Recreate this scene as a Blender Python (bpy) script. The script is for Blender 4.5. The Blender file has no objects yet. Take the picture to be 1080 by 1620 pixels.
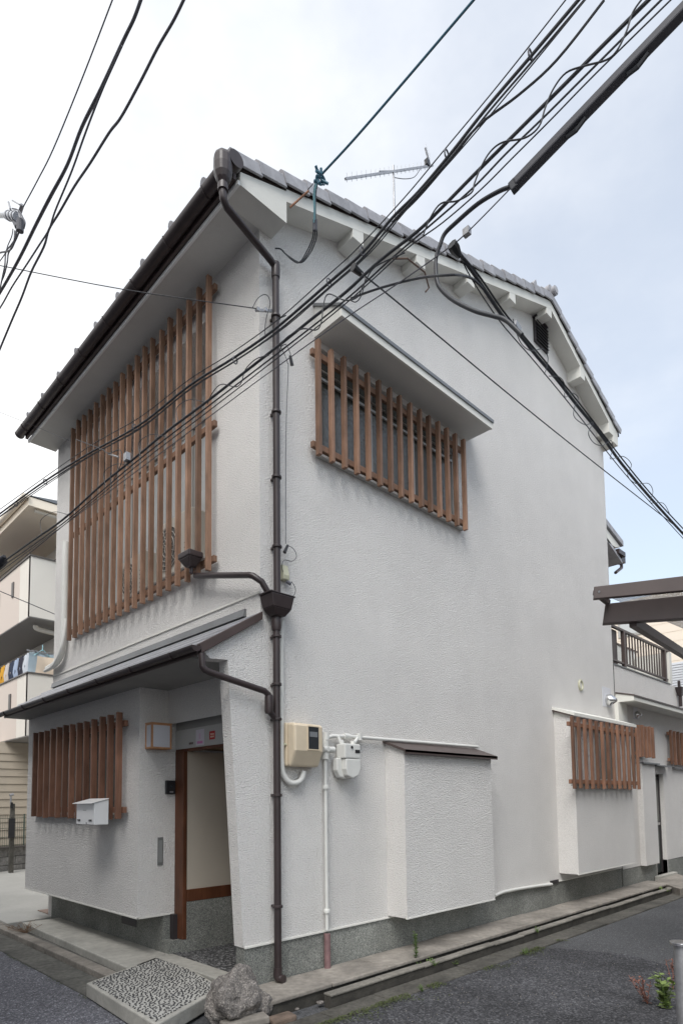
import bpy, math, random
from mathutils import Vector, Matrix, noise
random.seed(7)
R_=math.radians
scene=bpy.context.scene
# ---------------------------------------------------------------- camera
F_PX,Y0,YAW,PITCH,ROLL=978.88,1194.27,R_(45.4925),R_(4.1985),R_(-.69844)
CAM=Vector((-3.17787,-4.21089,1.5))
fw=Vector((math.cos(YAW)*math.cos(PITCH),math.sin(YAW)*math.cos(PITCH),math.sin(PITCH)))
rt=fw.cross(Vector((0,0,1))).normalized(); up=rt.cross(fw)
c_,s_=math.cos(ROLL),math.sin(ROLL)
CR=c_*rt+s_*up; CU=-s_*rt+c_*up
cd=bpy.data.cameras.new('camera'); cam=bpy.data.objects.new('camera',cd); scene.collection.objects.link(cam)
cam.matrix_world=Matrix(((CR.x,CU.x,-fw.x,CAM.x),(CR.y,CU.y,-fw.y,CAM.y),(CR.z,CU.z,-fw.z,CAM.z),(0,0,0,1)))
cd.sensor_width=36; cd.lens=36*F_PX/1620; cd.shift_y=(Y0-810)/1620; cd.clip_end=2000; cd.clip_start=.05
scene.camera=cam
# ---------------------------------------------------------------- world
SUN_EL,SUN_AZ=R_(52),R_(211)      # azimuth of the sun measured counter-clockwise from +X
w=bpy.data.worlds.new('World'); scene.world=w; w.use_nodes=True
nt=w.node_tree; nt.nodes.clear(); N=nt.nodes.new; L=nt.links.new
out=N('ShaderNodeOutputWorld'); bg=N('ShaderNodeBackground'); bg.inputs['Strength'].default_value=.1
sky=N('ShaderNodeTexSky'); sky.sky_type='NISHITA'; sky.sun_disc=False; sky.sun_elevation=SUN_EL; sky.sun_rotation=math.pi/2-SUN_AZ
sky.dust_density=2.0; sky.air_density=1.0
tc=N('ShaderNodeTexCoord'); mp=N('ShaderNodeMapping'); mp.inputs['Scale'].default_value=(1,1,1.9)
nz=N('ShaderNodeTexNoise'); nz.inputs['Scale'].default_value=1.15; nz.inputs['Detail'].default_value=7; nz.inputs['Roughness'].default_value=.58
dot=N('ShaderNodeVectorMath'); dot.operation='DOT_PRODUCT'; dot.inputs[1].default_value=(-.72,.69,0)   # the cloud bank thickens to the north-west
md=N('ShaderNodeMath'); md.operation='MULTIPLY_ADD'; md.inputs[1].default_value=.62; 
rp=N('ShaderNodeValToRGB'); rp.color_ramp.elements[0].position=.18; rp.color_ramp.elements[0].color=(.4,.4,.4,1); rp.color_ramp.elements[1].position=.95
rp.color_ramp.interpolation='EASE'
mx=N('ShaderNodeMix'); mx.data_type='RGBA'; 
L(tc.outputs['Generated'],mp.inputs[0]); L(mp.outputs[0],nz.inputs['Vector']); L(tc.outputs['Generated'],dot.inputs[0])
L(dot.outputs['Value'],md.inputs[0]); nc=N('ShaderNodeMath'); nc.operation='MULTIPLY_ADD'; nc.inputs[1].default_value=1.4; nc.inputs[2].default_value=-.10; L(nz.outputs['Fac'],nc.inputs[0]); L(nc.outputs[0],md.inputs[2]); L(md.outputs[0],rp.inputs[0]); L(rp.outputs[0],mx.inputs['Factor'])
sc=N('ShaderNodeMix'); sc.data_type='RGBA'; sc.blend_type='MULTIPLY'; sc.inputs['Factor'].default_value=1; sc.inputs['B'].default_value=(1.20,1.27,1.22,1)
L(sky.outputs[0],sc.inputs['A']); L(sc.outputs['Result'],mx.inputs['A']); mx.inputs['B'].default_value=(6.6,6.62,6.63,1)
L(mx.outputs['Result'],bg.inputs['Color']); L(bg.outputs[0],out.inputs[0])
# ---------------------------------------------------------------- sun behind thin cloud
sl=bpy.data.lights.new('sun','SUN'); sl.energy=1.5; sl.angle=R_(35); sl.color=(1,.985,.965)
so=bpy.data.objects.new('sun',sl); scene.collection.objects.link(so)
sd=Vector((math.cos(SUN_EL)*math.cos(SUN_AZ),math.cos(SUN_EL)*math.sin(SUN_AZ),math.sin(SUN_EL)))
so.rotation_euler=sd.to_track_quat('Z','Y').to_euler(); so.location=(-5,-5,12)
vs=scene.view_settings; vs.view_transform='Standard'; vs.look='None'; vs.exposure=.97; vs.gamma=1; vs.use_curve_mapping=False

# ---------------------------------------------------------------- helpers
def ray(px,py): return (CR*((px-540)/F_PX)+CU*(-(py-Y0)/F_PX)+fw)
def at(px,py,ax,v):
    d=ray(px,py); i='xyz'.index(ax); return CAM+d*((v-CAM[i])/d[i])
def onp(px,py,p0,ang):
    n=Vector((-math.sin(ang),math.cos(ang),0)); d=ray(px,py)
    return CAM+d*((n.dot(Vector((p0[0],p0[1],0)))-n.dot(CAM))/n.dot(d))
COL=scene.collection
def tag(o,label=None,cat=None,group=None,kind=None):
    if label:o['label']=label
    if cat:o['category']=cat
    if group:o['group']=group
    if kind:o['kind']=kind
    return o
def empty(name,loc=(0,0,0),rz=0):
    o=bpy.data.objects.new(name,None); COL.objects.link(o); o.location=loc; o.rotation_euler=(0,0,rz); o.empty_display_size=.2
    o['_w']=1; del o['_w']; return o
def wl(o):
    v=Vector(o.location)
    while o.parent: o=o.parent; v=v+Vector(o.location)
    return v
class MB:
    def __init__(s): s.v=[];s.f=[]
    def add(s,vs,fs):
        n=len(s.v); s.v+= [Vector(v) for v in vs]; s.f+=[tuple(i+n for i in f) for f in fs]; return s
    def box(s,x0,x1,y0,y1,z0,z1):
        if x0>x1:x0,x1=x1,x0
        if y0>y1:y0,y1=y1,y0
        if z0>z1:z0,z1=z1,z0
        return s.add([(x0,y0,z0),(x1,y0,z0),(x1,y1,z0),(x0,y1,z0),(x0,y0,z1),(x1,y0,z1),(x1,y1,z1),(x0,y1,z1)],
          [(0,3,2,1),(4,5,6,7),(0,1,5,4),(1,2,6,5),(2,3,7,6),(3,0,4,7)])
    def prism(s,poly,ax,a,b):
        """poly: 2D points in the two other axes (in xyz order), extruded along ax from a to b"""
        i='xyz'.index(ax); n=len(poly)
        def mk(p,c):
            l=list(p); l.insert(i,c); return l
        vs=[mk(p,a) for p in poly]+[mk(p,b) for p in poly]
        fs=[tuple(range(n))[::-1],tuple(range(n,2*n))]+[(k,(k+1)%n,n+(k+1)%n,n+k) for k in range(n)]
        return s.add(vs,fs)
    def hull8(s,P): # 4 bottom then 4 top points
        return s.add(P,[(0,3,2,1),(4,5,6,7),(0,1,5,4),(1,2,6,5),(2,3,7,6),(3,0,4,7)])
    def beam(s,a,b,wd,h,upv=(0,0,1)):
        a=Vector(a);b=Vector(b);d=(b-a).normalized();sd_=d.cross(Vector(upv)).normalized();uu=sd_.cross(d)
        P=[p+sd_*(sx*wd/2)+uu*(sz*h/2) for sz in(-1,1) for p,sx in((a,-1),(b,-1),(b,1),(a,1))]
        return s.hull8(P)
    def tube(s,pts,r,n=8,cap=True,rs=None):
        pts=[Vector(p) for p in pts]; 
        q=[pts[0]]
        for p in pts[1:]:
            if (p-q[-1]).length>1e-5:q.append(p)
        pts=q; m=len(pts)
        t0=(pts[1]-pts[0]).normalized(); ref=Vector((0,0,1)) if abs(t0.z)<.9 else Vector((1,0,0))
        nrm=t0.cross(ref).normalized(); base=len(s.v); prev=t0
        for i,p in enumerate(pts):
            t=(pts[min(i+1,m-1)]-pts[max(i-1,0)]).normalized()
            nrm=(nrm-t*nrm.dot(t)).normalized(); bn=t.cross(nrm)
            rr=(rs[i] if rs else r)
            if 0<i<m-1:
                cs=max(.5,math.cos((pts[i+1]-p).angle(p-pts[i-1])/2)); 
            for k in range(n):
                a=2*math.pi*k/n; s.v.append(p+(nrm*math.cos(a)+bn*math.sin(a))*rr)
        for i in range(m-1):
            for k in range(n):
                k2=(k+1)%n; s.f.append((base+i*n+k,base+i*n+k2,base+(i+1)*n+k2,base+(i+1)*n+k))
        if cap: s.f.append(tuple(base+k for k in range(n))[::-1]); s.f.append(tuple(base+(m-1)*n+k for k in range(n)))
        return s
    def build(s,name,mat,parent=None,bevel=0,smooth=False,mods=None):
        me=bpy.data.meshes.new(name); off=wl(parent) if parent else Vector((0,0,0))
        me.from_pydata([tuple(v-off) for v in s.v],[],s.f); me.update()
        if mat: me.materials.append(mat)
        o=bpy.data.objects.new(name,me); COL.objects.link(o)
        if parent:o.parent=parent
        if bevel:
            m=o.modifiers.new('bevel','BEVEL'); m.width=bevel; m.segments=2; m.limit_method='ANGLE'; m.angle_limit=R_(40)
        if smooth:
            for p in me.polygons:p.use_smooth=True
            try: me.set_sharp_from_angle(angle=R_(40))
            except Exception: pass
        return o
def build_centered(s,name,mat,parent=None,**k):
    """origin at the base centre, for pieces that repeat"""
    return s.build(name,mat,parent,**k)
def smooth_path(P,sub=6):
    P=[Vector(p) for p in P]; out=[]
    for i in range(len(P)-1):
        p0=P[max(i-1,0)];p1=P[i];p2=P[i+1];p3=P[min(i+2,len(P)-1)]
        for k in range(sub):
            t=k/sub; out.append(.5*((2*p1)+(p2-p0)*t+(2*p0-5*p1+4*p2-p3)*t*t+(3*p1-p0-3*p2+p3)*t**3))
    out.append(P[-1]); return out
def inst(src,name,loc,parent=None,rot=None,scale=None):
    o=src.copy(); COL.objects.link(o); o.name=name; o.parent=parent; o.location=Vector(loc)
    if rot is not None:o.rotation_euler=rot
    if scale is not None:o.scale=scale
    return o
# ---------------------------------------------------------------- materials
def mat(name,col,rough=.6,metal=0,bump=None,var=None,spec=None,objvar=0,**kw):
    m=bpy.data.materials.new(name); m.use_nodes=True; t=m.node_tree; b=t.nodes['Principled BSDF']
    b.inputs['Roughness'].default_value=rough; b.inputs['Metallic'].default_value=metal
    if spec is not None:b.inputs['Specular IOR Level'].default_value=spec
    b.inputs['Base Color'].default_value=(*col,1)
    NN=t.nodes.new; LL=t.links.new
    co=NN('ShaderNodeTexCoord').outputs['Object']
    cur=None
    if var or objvar:
        rgb=NN('ShaderNodeRGB'); rgb.outputs[0].default_value=(*col,1); cur=rgb.outputs[0]
    def mult(cur,fac_socket,lo,hi,f0=.3,f1=.7,tint=None):
        mr=NN('ShaderNodeMapRange'); mr.inputs['From Min'].default_value=f0; mr.inputs['From Max'].default_value=f1
        mr.inputs['To Min'].default_value=lo; mr.inputs['To Max'].default_value=hi; LL(fac_socket,mr.inputs['Value'])
        mm=NN('ShaderNodeVectorMath'); mm.operation='SCALE'; LL(cur,mm.inputs[0]); LL(mr.outputs[0],mm.inputs['Scale']); return mm.outputs[0]
    if var:
        for (scl,lo,hi,stretch) in var:
            mpn=NN('ShaderNodeMapping'); mpn.inputs['Scale'].default_value=stretch; LL(co,mpn.inputs[0])
            if objvar:
                oi=NN('ShaderNodeObjectInfo'); sc_=NN('ShaderNodeMath'); sc_.operation='MULTIPLY'; sc_.inputs[1].default_value=37
                LL(oi.outputs['Random'],sc_.inputs[0]); LL(sc_.outputs[0],mpn.inputs['Location'])
            n=NN('ShaderNodeTexNoise'); n.inputs['Scale'].default_value=scl; n.inputs['Detail'].default_value=5; n.inputs['Roughness'].default_value=.6
            LL(mpn.outputs[0],n.inputs['Vector']); cur=mult(cur,n.outputs['Fac'],lo,hi)
    if objvar:
        oi=NN('ShaderNodeObjectInfo'); cur=mult(cur,oi.outputs['Random'],1-objvar,1+objvar,0,1)
    if cur is not None: LL(cur,b.inputs['Base Color'])
    if bump:
        prev=None
        for (scl,strength,dist,stretch) in bump:
            mpn=NN('ShaderNodeMapping'); mpn.inputs['Scale'].default_value=stretch; LL(co,mpn.inputs[0])
            n=NN('ShaderNodeTexNoise'); n.inputs['Scale'].default_value=scl; n.inputs['Detail'].default_value=2.5; n.inputs['Roughness'].default_value=.5
            LL(mpn.outputs[0],n.inputs['Vector'])
            bp=NN('ShaderNodeBump'); bp.inputs['Strength'].default_value=strength; bp.inputs['Distance'].default_value=dist
            LL(n.outputs['Fac'],bp.inputs['Height'])
            if prev: LL(prev,bp.inputs['Normal'])
            prev=bp.outputs[0]
        LL(prev,b.inputs['Normal'])
    m['_b']=1; del m['_b']
    return m
S1=(1,1,1)
def speckle(m,scl,colors,fac_lo=.35,fac_hi=.65,amount=1.0):
    """mix voronoi cell colours over the base colour"""
    t=m.node_tree; NN=t.nodes.new; LL=t.links.new; b=t.nodes['Principled BSDF']
    co=NN('ShaderNodeTexCoord').outputs['Object']
    v=NN('ShaderNodeTexVoronoi'); v.inputs['Scale'].default_value=scl; LL(co,v.inputs['Vector'])
    sp=NN('ShaderNodeSeparateColor'); LL(v.outputs['Color'],sp.inputs[0])
    cr=NN('ShaderNodeValToRGB'); cr.color_ramp.elements.remove(cr.color_ramp.elements[0])
    cr.color_ramp.interpolation='CONSTANT'
    for i,(p,c) in enumerate(colors):
        e=cr.color_ramp.elements[0] if i==0 else cr.color_ramp.elements.new(p)
        e.position=p; e.color=(*c,1)
    LL(sp.outputs[0],cr.inputs[0])
    mm=NN('ShaderNodeMix'); mm.data_type='RGBA'; mm.blend_type='MULTIPLY'; mm.inputs['Factor'].default_value=amount
    link=b.inputs['Base Color'].links
    if link: LL(link[0].from_socket,mm.inputs['A'])
    else: mm.inputs['A'].default_value=b.inputs['Base Color'].default_value
    LL(cr.outputs[0],mm.inputs['B']); LL(mm.outputs['Result'],b.inputs['Base Color'])
    return m
M={}
M['stucco']=mat('stucco',(.825,.80,.77),.85,spec=.25,var=[(.8,.95,1.03,S1),(70,.84,1.08,(1,1,1.7)),(3,.985,1.01,(1,1,.1)),(2.2,.97,1.02,S1)],
    bump=[(60,1.0,.021,(1,1,2.0)),(120,.6,.006,(1,1,1.5))])
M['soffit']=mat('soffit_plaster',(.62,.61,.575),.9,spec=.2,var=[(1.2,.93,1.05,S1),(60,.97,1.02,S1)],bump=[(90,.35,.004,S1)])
M['csof']=mat('shade_darkened_soffit',(.30,.295,.28),.9,spec=.2,var=[(2,.9,1.08,S1)])  # shade under the canopy is put into this darker base colour
M['lint']=mat('shade_darkened_lintel',(.33,.325,.31),.85,var=[(2,.92,1.05,S1)],bump=[(60,.3,.004,S1)])  # plaster colour lowered to carry the shade below the canopy
M['trimw']=mat('painted_plaster_trim',(.72,.71,.66),.8,spec=.25,var=[(2,.92,1.05,S1)],bump=[(70,.3,.004,S1)])
wb=(.235,.138,.092)
M['wood']=mat('cedar_slat',wb,.62,spec=.3,objvar=.34,var=[(6,.72,1.3,(1.2,1.2,.5)),(60,.82,1.16,(1,1,.05))],bump=[(70,.25,.002,(1,1,.06))])
M['wood2']=mat('red_brown_slat',(.20,.105,.068),.6,spec=.3,objvar=.3,var=[(6,.75,1.3,(1.2,1.2,.5)),(60,.82,1.16,(1,1,.05))],bump=[(70,.25,.002,(1,1,.06))])
M['wood3']=mat('dark_cedar_slat',(.17,.085,.055),.6,spec=.3,objvar=.22,var=[(6,.75,1.3,(1.2,1.2,.5)),(60,.82,1.16,(1,1,.05))],bump=[(70,.25,.002,(1,1,.06))])
M['frame_wood']=mat('stained_door_timber',(.12,.045,.022),.5,spec=.4,var=[(5,.6,1.35,(1,1,.4)),(50,.8,1.15,(1,1,.05))])
M['plinth']=speckle(mat('pebble_dash',(.27,.275,.26),.9,var=[(1.3,.6,1.2,S1)],bump=[(120,.6,.008,S1)]),150,[(0,(.55,.56,.55)),(.3,(.85,.85,.83)),(.6,(1.1,1.1,1.05)),(.85,(1.35,1.33,1.28))])
M['pebble_floor']=speckle(mat('dark_pebble_floor',(.12,.12,.12),.7,bump=[(60,.7,.01,S1)]),60,[(0,(.3,.3,.32)),(.5,(.8,.8,.8)),(.8,(2.0,2.0,2.0))])
M['brown']=mat('brown_gutter_plastic',(.037,.026,.026),.4,spec=.5,var=[(3,.8,1.25,S1),(25,.88,1.12,(1,1,.3))])
M['brownm']=mat('brown_sheet_metal',(.07,.05,.046),.45,spec=.5,var=[(2,.8,1.25,S1)])
M['greymetal']=mat('grey_sheet_metal',(.20,.205,.21),.42,metal=.55,var=[(2,.85,1.15,S1)])
M['sheet']=mat('pale_zinc_sheet',(.42,.42,.44),.38,metal=.4,var=[(3,.85,1.15,S1)])
M['tile']=mat('fired_roof_tile',(.33,.325,.34),.5,spec=.45,objvar=.12,var=[(9,.8,1.2,S1)],bump=[(40,.2,.003,S1)])
M['cable']=mat('black_cable',(.03,.032,.038),.5,spec=.5)
M['cable2']=mat('weathered_cable',(.10,.10,.115),.55)
M['teal']=mat('teal_cable',(.035,.13,.19),.5)
M['teal_l']=mat('pale_teal_sleeve',(.30,.55,.60),.5)
M['steel']=mat('galvanised_steel',(.38,.38,.39),.4,metal=.6,var=[(20,.8,1.15,S1)])
M['chrome']=mat('bright_steel',(.6,.6,.6),.2,metal=.95)
M['rust']=mat('rusty_iron',(.24,.11,.06),.8,var=[(30,.5,1.5,S1)])
M['whitep']=mat('white_paint_metal',(.78,.78,.78),.35,spec=.5)
M['pipew']=mat('painted_pipe',(.66,.655,.62),.6,var=[(5,.93,1.05,S1)])
M['ivory']=mat('ivory_plastic',(.64,.54,.40),.4,spec=.5,var=[(6,.94,1.05,S1)])
M['ivory2']=mat('pale_ivory_plastic',(.5,.49,.36),.5)
M['acw']=mat('ac_casing',(.5,.47,.42),.5)
M['dark']=mat('dark_plastic',(.02,.02,.022),.35)
M['darkmetal']=mat('dark_vent_metal',(.035,.03,.032),.5)
M['grille']=mat('grey_fan_grille',(.12,.12,.12),.6)
M['paper']=mat('washi_paper',(.62,.62,.66),.8)
M['lwood']=mat('light_lantern_wood',(.50,.26,.13),.5,var=[(40,.85,1.1,(1,1,.1))])
M['panel']=mat('glossy_white_panel',(.56,.50,.42),.32,spec=.5,var=[(2,.94,1.04,S1)])
M['interior']=mat('brown_interior',(.26,.15,.075),.6)
M['darkint']=mat('dark_interior',(.06,.055,.05),.9)
M['concrete']=mat('concrete',(.42,.405,.365),.9,var=[(1.6,.75,1.15,S1),(14,.85,1.12,S1)],bump=[(60,.4,.006,S1),(9,.3,.012,S1)])
M['ledge']=mat('weathered_ledge_concrete',(.26,.235,.205),.92,var=[(2.2,.6,1.3,S1),(17,.8,1.15,S1)],bump=[(50,.5,.008,S1),(7,.4,.02,S1)])
M['kerb']=mat('mossy_kerb_concrete',(.115,.112,.10),.95,var=[(2.5,.55,1.35,S1),(20,.75,1.2,S1)],bump=[(45,.6,.01,S1)])
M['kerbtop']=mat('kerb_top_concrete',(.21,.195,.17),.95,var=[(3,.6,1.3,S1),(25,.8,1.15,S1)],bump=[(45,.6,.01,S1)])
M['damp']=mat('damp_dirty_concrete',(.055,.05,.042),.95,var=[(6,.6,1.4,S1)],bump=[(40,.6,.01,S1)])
M['gutterdirt']=mat('silty_gutter_concrete',(.075,.07,.06),.95,var=[(3,.6,1.5,S1),(28,.7,1.3,S1)],bump=[(45,.6,.01,S1)])
M['drive']=mat('pale_driveway_concrete',(.42,.41,.38),.9,var=[(.8,.85,1.1,S1),(25,.93,1.05,S1)],bump=[(80,.25,.004,S1)])
M['asphalt']=speckle(mat('old_asphalt',(.046,.046,.049),.9,spec=.3,var=[(.7,.6,1.7,S1),(.25,.8,1.35,S1),(2.5,.85,1.2,(1,.35,1)),(5,.85,1.15,S1)],bump=[(75,.9,.012,S1)]),75,[(0,(.5,.5,.52)),(.35,(.85,.85,.87)),(.7,(1.3,1.3,1.3)),(.9,(1.9,1.9,1.9))])
M['asphalt_new']=speckle(mat('worn_smooth_asphalt',(.085,.086,.09),.9,spec=.3,var=[(.7,.8,1.2,S1),(30,.85,1.15,S1)],bump=[(110,.6,.006,S1)]),120,[(0,(.7,.7,.7)),(.5,(1,1,1)),(.9,(1.5,1.5,1.5))])
M['asphalt_road']=speckle(mat('road_asphalt',(.15,.15,.165),.9,spec=.3,var=[(1.1,.8,1.2,S1)],bump=[(85,.8,.01,S1)]),90,[(0,(.6,.6,.62)),(.45,(.95,.95,.97)),(.8,(1.4,1.4,1.4)),(.94,(2.2,2.2,2.2))])
M['mortar']=mat('mortar',(.43,.42,.39),.9,var=[(4,.85,1.1,S1)],bump=[(90,.3,.004,S1)])
M['pebble']=mat('black_pebble',(.05,.05,.052),.35,spec=.5)
M['stone']=mat('rough_boulder',(.21,.19,.175),.95,var=[(4,.6,1.3,S1),(22,.7,1.25,S1)],bump=[(18,.8,.03,S1),(70,.6,.008,S1)])
speckle(M['stone'],140,[(0,(.6,.6,.6)),(.3,(.9,.9,.9)),(.7,(1.15,1.15,1.15)),(.9,(1.6,1.6,1.55))])
M['brick']=mat('old_brick',(.15,.11,.085),.95,var=[(12,.6,1.3,S1)],bump=[(40,.5,.01,S1)])
M['sidew']=mat('cream_render',(.72,.68,.61),.8,var=[(.6,.95,1.04,S1)])
M['sideb']=mat('beige_brick_cladding',(.62,.54,.48),.85)
M['siding']=mat('beige_siding',(.47,.41,.33),.8,var=[(1,.93,1.05,S1)])
M['whites']=mat('white_siding',(.62,.64,.68),.7)
M['cream']=mat('cream_soffit_paint',(.9,.8,.66),.8)
M['peach']=mat('peach_siding',(.82,.73,.62),.8)
M['grayu']=mat('grey_soffit',(.30,.29,.28),.85)
M['trimd']=mat('dark_coping',(.10,.09,.085),.5)
M['block']=mat('split_concrete_block',(.26,.25,.235),.95,var=[(6,.6,1.3,S1),(30,.75,1.2,S1)],bump=[(30,.7,.02,S1)],objvar=.08)
M['leaf']=mat('weed_leaf',(.10,.16,.04),.7,objvar=.1)
M['leafg']=mat('bright_leaf',(.16,.22,.06),.6)
M['redl']=mat('red_leaf',(.20,.085,.06),.6)
M['dry']=mat('dry_stalk',(.25,.16,.10),.9)
M['moss']=mat('moss',(.06,.075,.025),1,var=[(30,.6,1.5,S1)])
M['mauve']=mat('exposed_mauve_pipe',(.22,.13,.13),.7,var=[(15,.8,1.2,S1)])
def glassmat(name,col,rough,bumpscale=60,bs=.6):
    m=mat(name,col,rough,spec=.8,bump=[(bumpscale,bs,.004,S1)]); return m
M['frost']=glassmat('frosted_glass',(.085,.085,.075),.16,38,1.0)
M['frost2']=glassmat('patterned_glass',(.50,.52,.52),.10,40,1.0)
M['glassd']=mat('dark_glass',(.03,.035,.04),.08,spec=.8)
M['poly']=bpy.data.materials.new('translucent_polycarbonate'); M['poly'].use_nodes=True
_t=M['poly'].node_tree; _b=_t.nodes['Principled BSDF']; _b.inputs['Base Color'].default_value=(.75,.78,.84,1); _b.inputs['Roughness'].default_value=.25
_b.inputs['Transmission Weight'].default_value=.6; _b.inputs['IOR'].default_value=1.1; _b.inputs['Alpha'].default_value=.75
# ================================================================ SETTING
ROAD=-.12
GL=ROAD
def sheet(name,poly,z,material,label=None):
    mb=MB(); mb.add([(x,y,z) for x,y in poly],[tuple(range(len(poly)))]); o=mb.build(name,material); o['kind']='structure'; return o
sheet('ground',[(-900,-900),(900,-900),(900,900),(-900,900)],ROAD-.02,M['asphalt_new'])
sheet('alley',[(-.95,-5.5),(3.35,-5.5),(3.25,-2.2),(3.47,-1.6),(3.19,-.84),(-.6,-.84),(-.95,-.6)],ROAD+.002,M['asphalt'])
sheet('alley_far',[(3.3,-5.5),(40,-5.5),(40,-.84),(3.0,-.84),(3.0,-1.2)],ROAD-.006,M['asphalt_new'])
sheet('road',[(-12,-30),(-.96,-30),(-.96,60),(-12,60)],ROAD-.002,M['asphalt_road'])
# driveway beyond the house
mb=MB(); mb.prism([(-.58,4.62),(9,4.9),(9,11.6),(-.35,11.6)],'z',ROAD-.01,-.03); tag(mb.build('driveway',M['drive'],bevel=.01),kind='structure')
mb=MB(); mb.box(.02,1.9,4.86,5.3,-.03,-.02); tag(mb.build('pink_gravel_strip',mat('pinkish_gravel',(.30,.22,.18),.95,var=[(20,.7,1.2,S1)])),kind='structure')
# roadside kerb and gutter on the front
def kerb_run(name,mb,material):
    o=mb.build(name,material,bevel=.006); o['kind']='structure'; return o
mb=MB()
y=-.5
gut=empty('road_gutter'); tag(gut,kind='structure')
yy=1.12
while yy<11.5:
    l=.6
    MB().box(-.985,-.70,yy,yy+l-.008,ROAD-.03,ROAD+.012+random.uniform(-.003,.003)).build('gutter_stone',M['kerb'],gut,bevel=.008)
    MB().box(-.692,-.565,yy,yy+l-.006,ROAD-.03,-.055+random.uniform(-.004,.004)).build('kerb_stone',M['ledge'],gut,bevel=.01)
    yy+=l
# stoop slab in front of bay
mb=MB(); mb.prism([(-.48,4.36),(-.535,1.30),(-.02,1.30),(-.02,4.36)],'z',-.14,0); st=mb.build('concrete_stoop',M['concrete'],bevel=.012); tag(st,kind='structure')
MB().box(-.56,-.485,1.32,4.3,-.14,-.075).build('stoop_footing',M['kerb'],st,bevel=.01)
# side ledge, kerb and gutter strip
led=empty('side_ledge'); tag(led,kind='structure')
xx=-.28; k=0
while xx<8.6:
    l=random.choice([.9,1.2,1.2,.7])
    x1=min(xx+l,8.6)
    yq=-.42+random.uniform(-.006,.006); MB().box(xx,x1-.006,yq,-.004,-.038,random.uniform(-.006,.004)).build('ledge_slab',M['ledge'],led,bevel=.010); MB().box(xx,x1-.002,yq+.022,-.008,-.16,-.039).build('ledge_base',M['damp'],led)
    xx=x1
xx=.25
while xx<8.9:
    x1=min(xx+.6,8.9)
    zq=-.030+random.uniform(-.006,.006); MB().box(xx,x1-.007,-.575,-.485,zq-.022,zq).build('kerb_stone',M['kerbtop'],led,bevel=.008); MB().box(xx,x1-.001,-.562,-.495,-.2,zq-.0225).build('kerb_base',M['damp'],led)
    xx=x1
xx=-.5
while xx<9:
    x1=min(xx+.6,9)
    MB().box(xx,x1-.008,-.83+random.uniform(-.01,.01),-.595,-.2,ROAD+.008+random.uniform(-.004,.004)).build('gutter_slab',M['gutterdirt'],led,bevel=.01)
    xx=x1
# ================================================================ HOUSE
H=empty('stucco_house'); tag(H,'two storey white stucco corner house with brown tiled gable roof and timber slat screens','house')
WX,WY=7.51,4.83
def zt(x):   # tile top on the verge
    return 6.89+.38*(x+.457) if x<5.235 else 9.053-.44*(x-5.235)
def zf(x): return zt(x)-.255    # fascia bottom
Z0=.32
# side wall y 0..0.15, with opening for the upper window
def sidewall():
    mb=MB(); f=[]
    # front face in pieces around the upper window (x .72-3.05, z 4.86-5.9)
    hx0,hx1,hz0,hz1=.74,3.0,4.86,5.92
    Pt=[(0,Z0),(WX+.03,Z0),(WX,zf(WX)),(5.235,zf(5.235)),(0,zf(0))]
    for y in (0,.15):
        o=[(x,y,z) for x,z in Pt]; h=[(hx0,y,hz0),(hx1,y,hz0),(hx1,y,hz1),(hx0,y,hz1)]
        mb.add(o+h,[(0,1,6,5),(1,2,3,7,6) ,(3,4,8,7),(4,0,5,8)])
    n=9
    for a,b in ((0,1),(1,2),(2,3),(3,4),(4,0),(5,6),(6,7),(7,8),(8,5)):
        mb.f.append((a,b,b+n,a+n))
    return mb.build('side_wall',M['stucco'],H)
sidewall()
# lower wing wall in front of the entrance, flush with the side wall
mb=MB(); mb.prism([(-.178,.318),(0,.318),(0,3.08),(-.55,2.69),(-.5,2.645),(-.332,2.66)],'y',-.0015,.125); mb.build('wing_wall',M['stucco'],H)
mb=MB(); mb.prism([(-.165,-.05),(0,-.05),(0,.318),(-.165,.318)],'y',.004,.12); mb.build('wing_plinth',M['plinth'],H)
# drip edge along the base of plaster
MB().box(-.17,WX,-.012,-.0005,.308,.322).build('plaster_drip_edge',M['trimw'],H)
# plinth under side wall
MB().box(0,WX,.006,.15,-.16,.318).build('plinth',M['plinth'],H)
# front (road) wall, upper storey, x 0..0.12 with recess opening
OY0,OY1,OZ0,OZ1=.86,4.1,3.86,6.3
mb=MB()
ys=[.15,OY0,OY1,WY]; zs=[2.3,OZ0,OZ1,6.66]
for i in range(3):
    for j in range(3):
        if i==1 and j==1: continue
        mb.add([(0,ys[i],zs[j]),(0,ys[i+1],zs[j]),(0,ys[i+1],zs[j+1]),(0,ys[i],zs[j+1])],[(0,3,2,1)])
D=.42
a,b,c,d=(0,OY0,OZ0),(0,OY1,OZ0),(0,OY1,OZ1),(0,OY0,OZ1)
q=[a,b,c,d]+[(D,p[1],p[2]) for p in (a,b,c,d)]
mb.add(q,[(0,1,5,4),(1,2,6,5),(2,3,7,6),(3,0,4,7),(4,5,6,7)])
mb.build('front_wall',M['stucco'],H)
# left and back walls
MB().box(0.002,WX,WY-.15,WY,-.1,6.655).build('left_wall',M['stucco'],H)
MB().box(WX-.15,WX-.001,.15,WY-.15,-.1,6.655).build('back_wall',M['stucco'],H)
# band and cornice on front
mb=MB(); mb.box(-.012,0,0.0,WY-.001,3.295,3.312); mb.build('wall_band',M['trimw'],H)
mb=MB(); mb.prism([(-.035,3.13),(0,3.13),(0,3.20),(-.02,3.20)],'y',.2,WY-.01); mb.build('canopy_flashing',M['greymetal'],H)
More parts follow.
